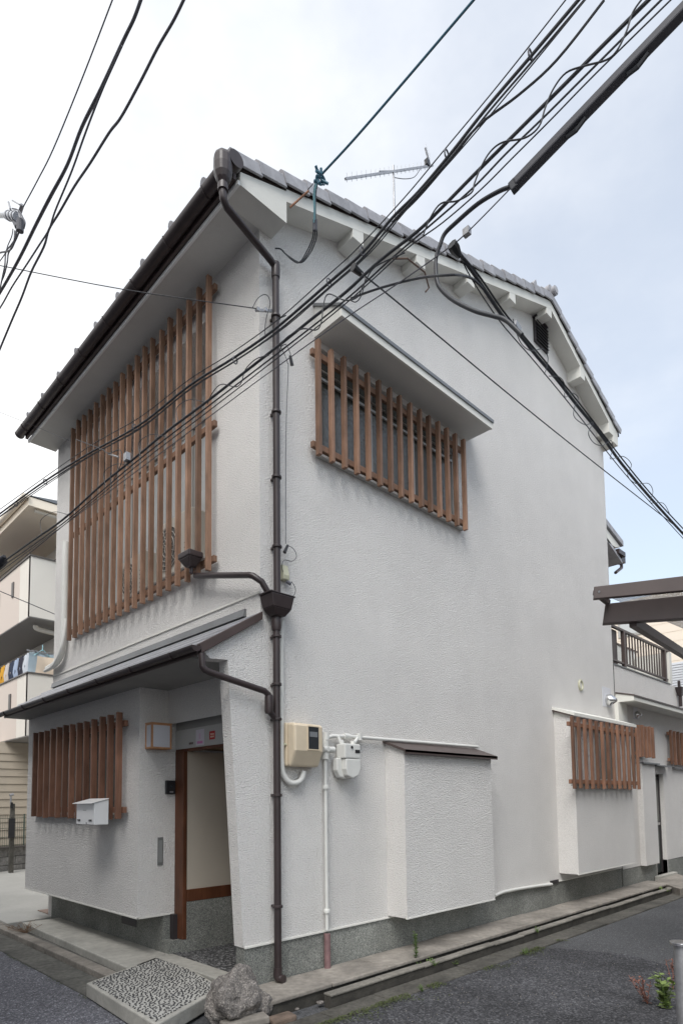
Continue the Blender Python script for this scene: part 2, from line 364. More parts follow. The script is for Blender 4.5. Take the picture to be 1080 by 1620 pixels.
# eaves soffit front & fascia
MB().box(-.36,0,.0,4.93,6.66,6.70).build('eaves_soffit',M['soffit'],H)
MB().box(-.385,-.362,-.22,4.93,6.645,6.685).build('eaves_trim',mat('white_trim',(.85,.85,.83),.6),H,bevel=.003)
MB().box(-.42,-.386,-.20,4.93,6.687,6.80).build('eaves_fascia',M['brownm'],H,bevel=.004)
mb=MB(); mb.prism([(-.36,6.70),(0,6.70),(0,6.90)],'y',.002,4.925); mb.build('eaves_filler',M['soffit'],H)
# corner wedge box of the verge
mb=MB(); mb.prism([(-.36,6.655),(.14,6.655),(.14,zf(.14)+.1),(-.36,zf(-.36)+.1)],'y',-.22,0); mb.build('verge_corner_box',M['trimw'],H)
# verge boards : sloping plaster band and soffit on both slopes
mb=MB(); mb.prism([(.14,zf(.14)),(5.235,zf(5.235)),(5.235,zf(5.235)+.12),(.14,zf(.14)+.12)],'y',-.22,.0); mb.build('verge_board',M['trimw'],H)
mb=MB(); mb.prism([(5.235,zf(5.235)),(7.62,zf(7.62)),(7.62,zf(7.62)+.12),(5.235,zf(5.235)+.12)],'y',-.22,.0); mb.build('verge_board',M['trimw'],H)
for xr in (1.15,2.17,3.18,4.2):
    mb=MB(); mb.prism([(xr-.155,zf(xr)-.145),(xr,zf(xr)-.145),(xr,zf(xr)+.03),(xr-.155,zf(xr-.155)+.03)],'y',-.2185,0); mb.build('purlin_end',M['trimw'],H,bevel=.003)
mb=MB(); mb.prism([(5.11,zf(5.235)-.14),(5.27,zf(5.235)-.14),(5.27,zf(5.27)+.03),(5.11,zf(5.11)+.03)],'y',-.2185,0); mb.build('purlin_end',M['trimw'],H,bevel=.003)
for xr in (6.36,7.42):
    mb=MB(); mb.prism([(xr-.17,zf(xr)-.10),(xr,zf(xr)-.10),(xr,zf(xr)+.03),(xr-.17,zf(xr-.17)+.03)],'y',-.2185,0); mb.build('purlin_end',M['trimw'],H,bevel=.003)
mb=MB(); mb.prism([(7.42,zf(7.6)-.13),(7.62,zf(7.6)-.13),(7.62,zf(7.62)+.001),(7.42,zf(7.42)+.001)],'y',-.2185,WY); mb.build('rear_eaves_box',M['trimw'],H)
# roof: decking and tiles
roof=MB()
for (xa,xb) in ((-.44,5.235),(5.235,7.70)):
    s0,s1=zt(xa),zt(xb)
    if xa>5: s0=zt(5.2351)
    roof.add([(xa,-.215,s0-.135),(xb,-.215,s1-.135),(xb,4.98,s1-.135),(xa,4.98,s0-.135),
              (xa,-.215,s0-.06),(xb,-.215,s1-.06),(xb,4.98,s1-.06),(xa,4.98,s0-.06)],
             [(0,3,2,1),(4,5,6,7),(0,1,5,4),(1,2,6,5),(2,3,7,6),(3,0,4,7)])
RF=roof.build('roof',M['brownm'],H)
# field tiles as one wavy surface per course (stuff: hidden from the street)
fm=MB()
ny=17*6
for sgn,xa,xb,n in ((1,-.40,5.2,22),(-1,5.27,7.68,10)):
    for c in range(n):
        x0=xa+(xb-xa)*c/n; x1=xa+(xb-xa)*(c+1)/n
        zl0=zt(x0)-.085+(.0 if sgn>0 else .02); zl1=zt(x1)-.085+(.02 if sgn<0 else -.0)
        lift=.022
        base=len(fm.v)
        for j in range(ny+1):
            yy=-.12+(5.0)*j/ny; wv=.025*math.sin(2*math.pi*j/6)
            h0=zl0+wv+(lift if sgn>0 else 0); h1=zl1+wv+(lift if sgn<0 else 0)
            fm.v+= [Vector((x0,yy,h0)),Vector((x1,yy,h1))]
        for j in range(ny):
            a=base+2*j; fm.f.append((a,a+1,a+3,a+2))
ft=fm.build('field_tiles',M['tile'],RF,smooth=True); ft['kind']='stuff'
# verge tiles, each an object
def verge_tile(mb,L_):
    # sleeve tile: local x along slope (0 at the lower end), y outward face at -.26, z up from slope line
    prof=[(-.262,-.13),(-.262,-.03),(-.235,.0),(-.10,.012),(-.02,-.02),(-.02,-.045),(-.10,-.018),(-.225,-.028),(-.24,-.13)]
    n=len(prof)
    vs=[(0,p[0],p[1]+.018) for p in prof]+[(L_,p[0]+.006,p[1]-.004) for p in prof]
    fs=[tuple(range(n)),tuple(range(n,2*n))[::-1]]+[(k,n+k,n+(k+1)%n,(k+1)%n) for k in range(n)]
    mb.add(vs,fs)
src=None
for sgn,xa,xb,n in ((1,-.47,5.2,21),(-1,7.72,5.27,9)):
    step=(xb-xa)/n; sl_=math.hypot(step,zt(xa+step)-zt(xa)) if sgn>0 else math.hypot(step,.44*step)
    mb=MB(); verge_tile(mb,sl_*1.03)
    if sgn<0:
        mb.v=[Vector((-v.x,v.y,v.z)) for v in mb.v]; mb.f=[f[::-1] for f in mb.f]
    o0=mb.build('tile',M['tile'],None,bevel=.004); o0.parent=RF
    for k in range(n):
        x=xa+step*k; o=o0 if k==0 else inst(o0,'tile',(0,0,0),RF)
        ang=-math.atan(.38) if sgn>0 else math.atan(.44)
        o.location=Vector((x,random.uniform(-.006,.006),zt(x)))-wl(RF); o.rotation_euler=(random.uniform(-.012,.012),ang+random.uniform(-.008,.008),random.uniform(-.01,.01))
# eaves tile noses (round)
nose=MB()
nose.tube([(-.05,0,-.02),(-.03,0,-.012),(.12,0,.047)],.046,12); n0=nose.build('tile',M['tile'],RF,smooth=True)
for k in range(9):
    o=n0 if k==0 else inst(n0,'tile',(0,0,0),RF)
    o.location=Vector((-.43,.16+k*.56,zt(-.43)-.012))
# ridge
mb=MB(); mb.tube([(5.235,-.24,zt(5.235)+.03),(5.235,5.05,zt(5.235)+.03)],.075,14); mb.box(5.13,5.34,-.2,5.0,zt(5.235)-.13,zt(5.235)); mb.build('ridge_tile',M['tile'],RF,smooth=True)
mb=MB(); mb.tube([(5.30,-.285,zt(5.235)+.035),(5.30,-.24,zt(5.235)+.035)],.07,18); mb.tube([(5.30,-.297,zt(5.235)+.035),(5.30,-.284,zt(5.235)+.035)],.05,18); mb.build('ridge_end_tile',M['tile'],RF,smooth=True)
for xx in (4.85,):
    MB().add([(xx-.1,-.2,zt(xx)),(xx+.06,-.2,zt(xx)),(xx,-.2,zt(xx)+.13),(xx-.1,-.05,zt(xx)),(xx+.06,-.05,zt(xx)),(xx,-.05,zt(xx)+.13)],[(0,1,2),(3,5,4),(0,3,4,1),(1,4,5,2),(2,5,3,0)]).build('ridge_ornament',M['tile'],RF)
# gutter at front eave
def gutter(name,y0,y1,x,z,r,mat_,parent,ends=True):
    mb=MB(); n=12; prof=[(x-r*math.cos(math.pi*k/n),z-r*1.05*math.sin(math.pi*k/n)) for k in range(n+1)]
    inner=[(x-(r-.006)*math.cos(math.pi*k/n),z-(r-.006)*1.05*math.sin(math.pi*k/n)) for k in range(n+1)][::-1]
    mb.prism(prof+inner,'y',y0,y1)
    if ends:
        for e in (y0-.004,y1): mb.prism([(x-(r+.004)*math.cos(math.pi*k/n),z-(r+.004)*1.05*math.sin(math.pi*k/n)) for k in range(n+1)],'y',e,e+.006)
    return mb.build(name,mat_,parent,smooth=True)
G=gutter('eaves_gutter',-.2,4.98,-.478,6.76,.062,M['brown'],H)
for k in range(8):
    yy=.1+k*.66
    mb=MB(); mb.tube([(-.478-.065*math.cos(a),yy,6.76-.068*math.sin(a)) for a in [math.pi*j/10 for j in range(11)]],.006,6); mb.build('gutter_bracket',M['brown'],G)
# collector at the corner : rounded hopper
def lathe(mb,cx,cy,prof,n=24,sx=1,sy=1):
    base=len(mb.v)
    for r,z in prof:
        for k in range(n):
            a=2*math.pi*k/n; mb.v.append(Vector((cx+r*sx*math.cos(a),cy+r*sy*math.sin(a),z)))
    for i in range(len(prof)-1):
        for k in range(n):
            k2=(k+1)%n; mb.f.append((base+i*n+k,base+i*n+k2,base+(i+1)*n+k2,base+(i+1)*n+k))
    mb.f.append(tuple(base+k for k in range(n))[::-1]); mb.f.append(tuple(base+(len(prof)-1)*n+k for k in range(n)))
    return mb
mb=MB(); lathe(mb,-.54,-.235,[(.034,6.50),(.040,6.52),(.060,6.55),(.076,6.59),(.083,6.66),(.082,6.73),(.07,6.765),(.05,6.775)],8)
mb.build('gutter_hopper',M['brown'],G,bevel=.012)
mb=MB(); mb.tube([(-.46,-.31,6.745),(-.46,-.25,6.745)],.07,16); mb.build('gutter_end_cap',M['brown'],G,smooth=True)
# downpipe
def bracket(x,z,parent,r=.04,y=-.075):
    mb=MB(); lathe(mb,x,y,[(r,z-.012),(r+.004,z-.008),(r+.004,z+.008),(r,z+.012)],16); mb.box(x-.012,x+.012,y+.03,-.001,z-.01,z+.01); return mb.build('pipe_bracket',M['brown'],parent,smooth=True)
PX,PYY=.128,-.075
mb=MB(); mb.tube(smooth_path([(-.545,-.24,6.53),(-.545,-.24,6.44),(-.535,-.235,6.385)],4)+[(-.50,-.225,6.355),(.06,-.085,6.395-.05)]+[(.11,-.077,6.33),(PX,PYY,6.28),(PX,PYY,3.30)],.031,14)
DP=mb.build('downpipe',M['brown'],H,smooth=True)
mb=MB(); mb.tube([(-.545,-.24,6.50),(-.545,-.24,6.45)],.043,14); mb.build('pipe_collar',M['brown'],DP,smooth=True)
mb=MB(); lathe(mb,PX,PYY,[(.037,6.36),(.04,6.34),(.04,6.24),(.037,6.22)],16); mb.build('pipe_collar',M['brown'],DP,smooth=True)
for z in (5.85,4.95,4.35,3.72): bracket(PX,z,DP)
# hopper box on the pipe
hp=MB(); 
def frust(mb,cx,cy,w0,d0,w1,d1,z0,z1):
    return mb.hull8([(cx-w0,cy-d0,z0),(cx+w0,cy-d0,z0),(cx+w0,cy+d0,z0),(cx-w0,cy+d0,z0),(cx-w1,cy-d1,z1),(cx+w1,cy-d1,z1),(cx+w1,cy+d1,z1),(cx-w1,cy+d1,z1)])
frust(hp,.115,-.09,.055,.045,.10,.075,3.09,3.15); frust(hp,.115,-.09,.10,.075,.125,.085,3.15,3.265); frust(hp,.115,-.09,.138,.087,.138,.087,3.265,3.28)
hp.build('rain_hopper',M['brown'],H,bevel=.01)
mb=MB(); mb.tube([(PX-.01,PYY,3.1),(PX-.01,PYY,.06)],.031,14); mb.tube(smooth_path([(PX-.01,PYY,.12),(PX-.01,PYY,.045),(PX+.005,-.10,.03),(PX+.012,-.125,.028)],4),.036,12)
DP2=mb.build('downpipe',M['brown'],H,smooth=True)
for z in (2.92,2.5,2.2,1.55,.62): bracket(PX-.01,z,DP2)
mb=MB(); lathe(mb,PX-.01,PYY,[(.04,3.1),(.045,3.06),(.045,3.0),(.038,2.97)],16); mb.build('pipe_collar',M['brown'],DP2,smooth=True)
# branch pipe upper (from small funnel behind screen) at facade
mb=MB(); mb.tube([(-.115,.86,3.655),(-.115,.0,3.425)]+[(-.105,-.04,3.41),(-.05,-.09,3.36),(.04,-.09,3.25)],.028,12); mb.v=[Vector(v) for v in mb.v]
mb.build('branch_pipe',M['brown'],H,smooth=True)
mb=MB(); frust(mb,-.17,.86,.035,.04,.075,.10,3.72,3.80); frust(mb,-.17,.86,.078,.105,.078,.105,3.80,3.86); mb.tube([(-.16,.86,3.66),(-.16,.86,3.75)],.02,10); mb.build('rain_funnel',M['brown'],H,bevel=.012)
# branch pipe lower from canopy gutter
mb=MB(); mb.tube([(-.60,-.04,2.66),(-.60,-.05,2.56),(-.58,-.055,2.535)]+[(-.55,-.06,2.52),(-.02,-.085,2.425)]+[(.02,-.085,2.40),(.03,-.082,2.36),(.035,-.08,2.26),(.09,-.076,2.21)],.027,12); mb.build('branch_pipe',M['brown'],H,smooth=True)
mb=MB(); lathe(mb,.03,-.08,[(.032,2.24),(.037,2.26),(.037,2.38),(.032,2.40)],14); mb.build('pipe_joint',M['brown'],H,smooth=True)
# ---------------- canopy over the ground floor
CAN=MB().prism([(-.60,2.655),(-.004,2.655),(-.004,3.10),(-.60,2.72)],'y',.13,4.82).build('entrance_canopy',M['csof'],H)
xa,za,xb,zb=-.60,2.735,-.004,3.12
seg=4
for k in range(seg):   # lapped metal courses
    t0,t1=k/seg,(k+1)/seg
    x0=xa+(xb-xa)*t0;z0=za+(zb-za)*t0;x1=xa+(xb-xa)*t1;z1=za+(zb-za)*t1
    MB().prism([(x0,z0-.012),(x1,z1-.012),(x1,z1+.004),(x0,z0+.022)],'y',.005,4.86).build('canopy_sheet',M['sheet'],CAN,bevel=.002)
mb=MB(); mb.prism([(-.60,2.665),(-.004,3.055),(-.004,3.125),(-.62,2.74)],'y',-.045,.004); mb.build('rake_trim',M['brownm'],CAN,bevel=.004)
MB().box(-.618,-.601,.0,4.85,2.655,2.73).build('canopy_fascia',M['brownm'],CAN,bevel=.003)
g2=gutter('canopy_gutter',-.05,4.88,-.655,2.715,.040,M['brown'],H)
for k in range(7):
    yy=.3+k*.72
    MB().tube([(-.655-.043*math.cos(a),yy,2.715-.046*math.sin(a)) for a in [math.pi*j/10 for j in range(11)]],.005,6).build('gutter_bracket',M['brown'],g2)
mb=MB(); mb.box(-.60,.0,4.82,4.86,2.66,2.70); mb.build('canopy_end',M['soffit'],CAN)
# ---------------- ground-floor bay
BX=-.31; BY0,BY1=1.57,4.82; BZ0,BZ1=.372,2.655
WY0,WY1,WZ0,WZ1=1.98,4.40,1.38,2.40
mb=MB(); ys=[BY0,WY0,WY1,BY1]; zs=[BZ0,WZ0,WZ1,BZ1]
for i in range(3):
    for j in range(3):
        if i==1 and j==1: continue
        mb.add([(BX,ys[i],zs[j]),(BX,ys[i+1],zs[j]),(BX,ys[i+1],zs[j+1]),(BX,ys[i],zs[j+1])],[(0,3,2,1)])
q=[(BX,WY0,WZ0),(BX,WY1,WZ0),(BX,WY1,WZ1),(BX,WY0,WZ1)]; q+=[(BX+.1,p[1],p[2]) for p in q]
mb.add(q,[(0,1,5,4),(1,2,6,5),(2,3,7,6),(3,0,4,7),(4,5,6,7)])
mb.add([(BX,BY0,BZ0),(.09,BY0,BZ0),(.09,BY0,BZ1),(BX,BY0,BZ1)],[(0,1,2,3)])
mb.add([(BX,BY1,BZ0),(.09,BY1,BZ0),(.09,BY1,BZ1),(BX,BY1,BZ1)],[(3,2,1,0)])
mb.add([(BX,BY0,BZ0),(BX,BY1,BZ0),(.09,BY1,BZ0),(.09,BY0,BZ0)],[(0,1,2,3)])
mb.build('bay_wall',M['stucco'],H)
mb=MB(); mb.box(BX-.006,BX+.01,BY0-.006,BY1,BZ0-.006,BZ0+.008); mb.box(BX-.005,.09,BY0-.006,BY0+.008,BZ0-.0065,BZ0+.007); mb.build('bay_drip_edge',M['trimw'],H)
MB().box(-.03,.12,1.575,4.62,-.16,BZ0-.001).build('bay_plinth',M['plinth'],H)
MB().box(-.03,.12,1.46,1.574,-.16,.125).build('bay_plinth',M['plinth'],H)
MB().box(-.034,-.028,2.15,2.50,.17,.33).build('crawl_vent',M['darkmetal'],H)
# ---------------- windows of bay and slat screens
def window(name,parent,cen,half_w,z0,z1,axis,depth,material,frames=2):
    """framed sliding window in plane; axis 'x': plane x=cen[0], spans y; axis 'y': plane y=cen[1], spans x"""
    fr=MB(); t=.035; c=cen
    def bx(mb,u0,u1,z0_,z1_,d0,d1):
        if axis=='x': mb.box(c[0]+d0,c[0]+d1,c[1]+u0,c[1]+u1,z0_,z1_)
        else: mb.box(c[0]+u0,c[0]+u1,c[1]+d0,c[1]+d1,z0_,z1_)
    bx(fr,-half_w,half_w,z1-t,z1,-.02,.03); bx(fr,-half_w,half_w,z0,z0+t,-.02,.03)
    bx(fr,-half_w,-half_w+t,z0+t,z1-t,-.02,.03); bx(fr,half_w-t,half_w,z0+t,z1-t,-.02,.03)
    f=fr.build(name,M['alu'],parent,bevel=.003)
    n=frames
    for k in range(n):
        u0=-half_w+t+(2*half_w-2*t)*k/n; u1=-half_w+t+(2*half_w-2*t)*(k+1)/n
        dd=.0 if k%2 else .014
        s=MB(); bx(s,u0,u0+.028,z0+t,z1-t,dd-.01,dd+.01); bx(s,u1-.028,u1,z0+t,z1-t,dd-.01,dd+.01); bx(s,u0+.028,u1-.028,z1-t-.03,z1-t,dd-.01,dd+.01); bx(s,u0+.028,u1-.028,z0+t,z0+t+.04,dd-.01,dd+.01)
        s.build('sash',M['alu'],f,bevel=.002)
        g=MB(); bx(g,u0+.028,u1-.028,z0+t+.04,z1-t-.03,dd-.003,dd+.003); g.build('pane',material,f)
    return f
M['alu']=mat('window_aluminium',(.42,.41,.39),.4,metal=.3)
window('window',H,(BX+.07,(WY0+WY1)/2,0),(WY1-WY0)/2,WZ0,WZ1,'x',0,M['frost'],4)
def screen(name,parent,axis,plane,u0,u1,z0,z1,n,rails,sw,sdp,wood,railx=.03,extra=None,drop=None,off=.0):
    """timber slat screen: rails behind, n slats in front. plane = front face coordinate, going negative outward"""
    r=MB(); rd=.04
    for zr in rails:
        if axis=='x': r.box(plane+sdp,plane+sdp+rd,u0-railx,u1+railx,zr-.03,zr+.03)
        else: r.box(u0-railx,u1+railx,plane+sdp,plane+sdp+rd,zr-.03,zr+.03)
    S=r.build(name,wood,parent,bevel=.004)
    m=MB(); m.box(-sw/2,sw/2,-.0,sdp,0,z1-z0) if axis=='y' else m.box(0,sdp,-sw/2,sw/2,0,z1-z0)
    s0=m.build('slat',wood,None,bevel=.003); s0.parent=S
    for k in range(n):
        u=u0+sw/2+(u1-u0-sw)*k/(n-1)
        o=s0 if k==0 else inst(s0,'slat',(0,0,0),S)
        dz=random.uniform(-.008,.008); 
        p=Vector((plane,u+random.uniform(-.003,.003),z0+dz)) if axis=='x' else Vector((u+random.uniform(-.003,.003),plane,z0+dz))
        o.location=p-wl(S); o.rotation_euler=(random.uniform(-.002,.002),random.uniform(-.002,.002),random.uniform(-.03,.03))
        if k: o.scale=(1,1,1+random.uniform(-.006,.006))
    return S
screen('slat_screen',H,'x',BX-.125,1.80,4.27,1.335,2.415,13,(1.43,2.31),.036,.06,M['wood3'])
MB().box(BX-.05,BX,1.93,4.45,1.345,1.36).build('window_sill',M['alu'],H,bevel=.003)
# upper front screen
screen('slat_screen',H,'x',-.125,.645,4.03,3.645,6.57,19,(6.47,5.09,3.77),.034,.052,M['wood'])
MB().box(-.03,.02,OY0-.02,OY1+.02,OZ0-.012,OZ0+.012).build('window_sill',M['alu'],H,bevel=.003)
window('window',H,(D-.04,(OY0+OY1)/2,0),(OY1-OY0)/2-.1,OZ0+.12,OZ1-.55,'x',0,M['frost2'],4)
# upper side window
window('window',H,(1.87,.06,0),1.13,4.86,5.92,'y',0,M['frost'],3)
screen('slat_screen',H,'y',-.125,.60,3.03,4.74,5.88,15,(4.85,5.77),.036,.054,M['wood'])
MB().box(.66,3.06,-.06,0,4.775,4.792).build('window_sill',M['alu'],H,bevel=.003)
# blocking inside
for args in ((.75,2.99,.10,.14,4.86,5.92),): MB().box(*args).build('window_backing',M['darkint'],H)
MB().box(.78,2.96,.03,.05,5.63,5.655).build('window_transom',M['alu'],H)
MB().box(.78,2.96,.03,.05,5.72,5.735).build('window_transom',M['alu'],H)
# hood over upper side window
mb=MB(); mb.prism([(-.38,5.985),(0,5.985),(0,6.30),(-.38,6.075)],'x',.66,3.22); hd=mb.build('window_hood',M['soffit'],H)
mb=MB(); mb.prism([(-.40,6.055),(-.40,6.09),(0,6.33),(0,6.302),(-.382,6.076),(-.382,6.055)],'x',.645,3.235); mb.build('hood_cap',M['greymetal'],hd)
mb=MB(); mb.prism([(-.385,5.98),(-.36,5.98),(-.36,6.06),(-.385,6.06)],'x',.655,3.225); mb.build('hood_fascia',M['trimw'],hd)
# attic vent
VN=MB(); VN.box(5.10,5.50,-.035,0,8.33,8.70); vn=VN.build('attic_vent',M['darkmetal'],H,bevel=.004)
for k in range(7): MB().beam((5.12,-.05,8.36+k*.05),(5.48,-.05,8.36+k*.05),.03,.006,(0,-.5,.8)).build('louvre',M['darkmetal'],vn)
MB().box(5.08,5.52,-.07,0,8.70,8.715).build('vent_cap',M['darkmetal'],vn)
# ---------------- entrance
ENT=H
LX=.10
# lintel wall
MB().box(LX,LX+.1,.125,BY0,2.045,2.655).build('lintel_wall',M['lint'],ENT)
MB().box(LX-.012,LX,.125,BY0,2.045,2.24).build('lintel_board',mat('shade_darkened_board',(.46,.455,.44),.7),ENT,bevel=.002)  # white board greyed: canopy shade is part of its colour
MB().box(LX-.006,LX+.09,.125,BY0,2.02,2.044).build('door_head',M['frame_wood'],ENT)
MB().box(LX-.014,LX+.03,1.40,BY0-.002,.13,2.02).build('door_post',M['frame_wood'],ENT,bevel=.004)
MB().box(LX-.06,LX-.013,1.50,1.568,.06,.371).build('recess_shade_block',M['darkmetal'],ENT)  # dark block standing in for the shaded recess beside the post
MB().box(LX+.032,1.9,1.41,1.45,.62,2.02).build('entrance_panel',M['panel'],ENT)
for xx in (.75,1.15): MB().box(xx,xx+.02,1.402,1.4095,.9,1.75).build('panel_joint',M['trimw'],ENT)
MB().box(LX+.032,1.9,1.392,1.45,.50,.62).build('panel_sill',M['frame_wood'],ENT,bevel=.004)
MB().box(LX+.032,1.9,1.395,1.56,-.1,.499).box(LX-.012,LX+.031,1.40,1.56,-.1,.129).build('entrance_base',M['plinth'],ENT)
MB().box(1.9,1.95,.15,1.56,0,2.655).build('entrance_door',M['interior'],ENT)
MB().box(LX+.1,1.9,.15,1.5,2.05,2.09).build('entrance_ceiling',M['interior'],ENT)
MB().box(LX+.0,1.9,.151,.17,0,2.05).build('entrance_inner_wall',M['interior'],ENT)
MB().box(.0,1.9,.125,1.47,-.14,.004).build('entrance_floor',M['pebble_floor'],ENT)
MB().box(-.19,.0,.12,1.44,-.14,.008).build('threshold_slab',M['concrete'],ENT,bevel=.008)
# stickers
def quad_on_x(x,y0,y1,z0,z1): return MB().box(x-.0015,x,y0,y1,z0,z1)
sx=LX-.0125
stk=quad_on_x(sx,1.02,1.17,2.058,2.215).build('notice_sticker',mat('notice_paper',(.62,.58,.64),.6),ENT)
pk=mat('pink_print',(.62,.20,.45),.6); pk2=mat('pale_pink_print',(.62,.45,.58),.6)
m_=MB()
for k in range(4): m_.box(sx-.003,sx-.0016,1.045+k*.026,1.065+k*.026,2.075,2.10)
m_.build('notice_print',pk,stk)
m_=MB(); m_.box(sx-.003,sx-.0016,1.085,1.11,2.12,2.175); m_.build('notice_emblem',pk2,stk)
stk=quad_on_x(sx,.83,.925,2.10,2.18).build('red_sticker',mat('red_sticker',(.50,.035,.03),.5),ENT)
m_=MB()
for r_ in range(2):
    for k in range(3): m_.box(sx-.003,sx-.0016,.846+k*.021,.860+k*.021,2.118+r_*.024,2.134+r_*.024)
m_.build('sticker_print',mat('cream_print',(.75,.6,.5),.6),stk)
m_=MB()
for k in range(3): m_.box(sx-.0015,sx,1.225+k*.027,1.245+k*.027,2.078,2.10)
m_.build('small_print',mat('dark_print',(.12,.08,.07),.6),ENT)
# louvre plate on the bay cheek
pl=MB().box(-.105,-.045,BY0-.008,BY0,.87,1.15).build('cheek_vent',mat('grey_plastic',(.16,.165,.16),.5),H,bevel=.002)
MB().box(-.095,-.055,BY0-.0095,BY0-.0078,.90,1.12).build('vent_slot',mat('light_grey_plastic',(.25,.255,.25),.5),pl)
# ---------------- bay A (middle, on side wall) and bay B (kitchen)
mb=MB(); mb.box(1.585,3.17,-.255,-.0005,.335,2.0); mb.build('side_bay',M['stucco'],H)
MB().box(1.58,3.175,-.26,-.24,.328,.34).build('bay_drip_edge',M['trimw'],H)
mb=MB(); mb.prism([(-.31,1.97),(0,2.085),(0,2.11),(-.31,1.995)],'x',1.55,3.23); mb.prism([(-.31,1.955),(-.30,1.955),(-.30,1.995),(-.31,1.995)],'x',1.55,3.23); bh=mb.build('bay_hood',M['brownm'],H)
mb=MB(); mb.prism([(-.254,1.99),(0,1.99),(0,2.08)],'x',1.586,3.169); mb.build('hood_cheek',M['stucco'],bh)
mb=MB(); mb.box(5.29,7.36,-.285,-.0005,.425,2.66); mb.build('kitchen_bay',M['stucco'],H)
MB().box(5.285,7.365,-.29,-.27,.418,.43).build('bay_drip_edge',M['trimw'],H)
mb=MB(); mb.prism([(-.33,2.655),(0,2.775),(0,2.82),(-.33,2.70)],'x',5.25,7.55); mb.prism([(-.284,2.661),(-.002,2.661),(-.002,2.77),(-.284,2.665)],'x',5.291,7.359); kh=mb.build('bay_hood',M['trimw'],H)
mb=MB(); mb.prism([(-.335,2.64),(-.32,2.64),(-.0,2.755),(0,2.77),(-.33,2.654)],'x',5.25,7.55); mb.build('hood_drip',M['brownm'],kh)
screen('slat_screen',H,'y',-.40,5.03,7.42,1.62,2.62,13,(1.72,2.52),.058,.034,M['wood2'])
window('window',H,(6.3,-.288,0),1.0,1.7,2.55,'y',0,M['frost'],3)
MB().box(5.15,7.4,-.34,-.286,1.665,1.68).build('window_sill',M['alu'],H,bevel=.003)
# side fittings: stainless vent hood, ring cover, painted pipes
def vent_hood(x,z,s,parent,y=0.):
    p=MB(); p.box(x-.22*s,x+.16*s,y-.004,y-.0005,z-.13*s,z+.24*s); plate=p.build('vent_plate',mat('pale_sealant_patch',(.66,.66,.69),.7),parent)
    m=MB(); base=len(m.v); n=16
    rings=[(0,.11),(-.06,.11),(-.12,.09),(-.17,.04)]
    for (dy,r) in rings:
        for k in range(n):
            a=2*math.pi*k/n; zz=r*math.sin(a); 
            m.v.append(Vector((x+r*s*math.cos(a),y+dy*s*(1.0 if zz>-.02 else .55),z+zz*s+(-.02*s if dy<-.1 else 0))))
    for i in range(len(rings)-1):
        for k in range(n):
            k2=(k+1)%n; m.f.append((i*n+k,i*n+k2,(i+1)*n+k2,(i+1)*n+k))
    m.f.append(tuple(3*n+k for k in range(n)))
    return m.build('vent_cowl',M['chrome'],parent,smooth=True)
vent_hood(7.22,3.12,.9,H)
mb=MB(); ring=[(6.21+.06*math.cos(a),-.012,3.25+.075*math.sin(a)) for a in [2*math.pi*k/20 for k in range(21)]]; mb.tube(ring,.016,8); mb.build('sleeve_cap',M['ivory2'],H,smooth=True)
mb=MB(); lathe_=mb.tube([(6.21,-.01,3.25),(6.21,-.0,3.25)],.05,14); mb.build('sleeve_plug',M['trimw'],H)
mb=MB(); mb.tube(smooth_path([at(782,1417,'y',-.03),at(800,1410,'y',-.03),at(840,1403,'y',-.03),at(872,1399,'y',-.03)],4),.02,10); mb.build('drain_hose',M['pipew'],H,smooth=True)
MB().box(5.0,5.22,-.02,0,.30,.345).build('small_vent',M['darkmetal'],H)
# aircon line-set pipe at left of front wall
mb=MB(); mb.tube(smooth_path([(-.05,4.34,5.1),(-.05,4.34,3.8),(-.05,4.36,3.62),(-.055,4.45,3.50),(-.055,4.62,3.44),(-.05,4.92,3.42)],6),.04,12); mb.tube(smooth_path([(-.05,4.25,4.0),(-.09,4.28,3.62),(-.095,4.45,3.46),(-.09,4.62,3.40),(-.09,4.9,3.38)],6),.022,10); mb.build('lineset_cover',M['pipew'],H,smooth=True)
# gas pipes on the side wall
GP=MB(); gy=-.045
GP.tube([(.708,gy,.33),(.708,gy,1.93)],.017,10)
GP.tube([(.708,gy,1.9),(.708,gy,2.07),(.79,gy,2.10),(1.0,gy,2.11),(3.22,gy,2.125)],.018,10)
gp=GP.build('gas_pipe',M['pipew'],H,smooth=True)
mb=MB(); mb.tube([(.708,gy,.30),(.708,gy,-.005)],.03,10); mb.build('pipe_foot',M['mauve'],gp,smooth=True)
for z in (.5,1.62): lathe(MB(),.708,gy,[(.026,z-.02),(.03,z-.01),(.03,z+.01),(.026,z+.02)],12).build('pipe_clip',M['pipew'],gp)
mb=MB(); mb.tube([(.66,-.06,1.97),(.80,-.06,1.97)],.03,10); mb.tube([(.708,gy,1.88),(.708,gy,2.05)],.034,12); mb.tube([(.708,-.09,1.97),(.708,-.05,1.97)],.022,10); mb.build('gas_valve',M['pipew'],gp,smooth=True)
for a_,b_q in (((.72,gy,2.06),(.72,gy,2.13)),((.95,gy,2.11),(1.02,gy,2.11)),((1.16,gy,2.08),(1.16,gy,2.15))): MB().tube([a_,b_q],.029,12).build('pipe_fitting',M['pipew'],gp,smooth=True)
mb=MB(); mb.tube([(.86,-.06,2.10),(.875,-.08,2.03)],.016,8); mb.tube([(1.12,-.06,2.10),(1.03,-.09,2.03)],.016,8); mb.build('meter_coupling',M['pipew'],gp,smooth=True)
# conduit to the electric meter
mb=MB(); mb.tube(smooth_path([(.215,-.035,3.1),(.205,-.03,2.9),(.203,-.03,2.2),(.203,-.03,1.85),(.225,-.035,1.72),(.30,-.045,1.655),(.40,-.05,1.68),(.44,-.05,1.76)],6),.025,10); mb.build('meter_conduit',M['pipew'],H,smooth=True)
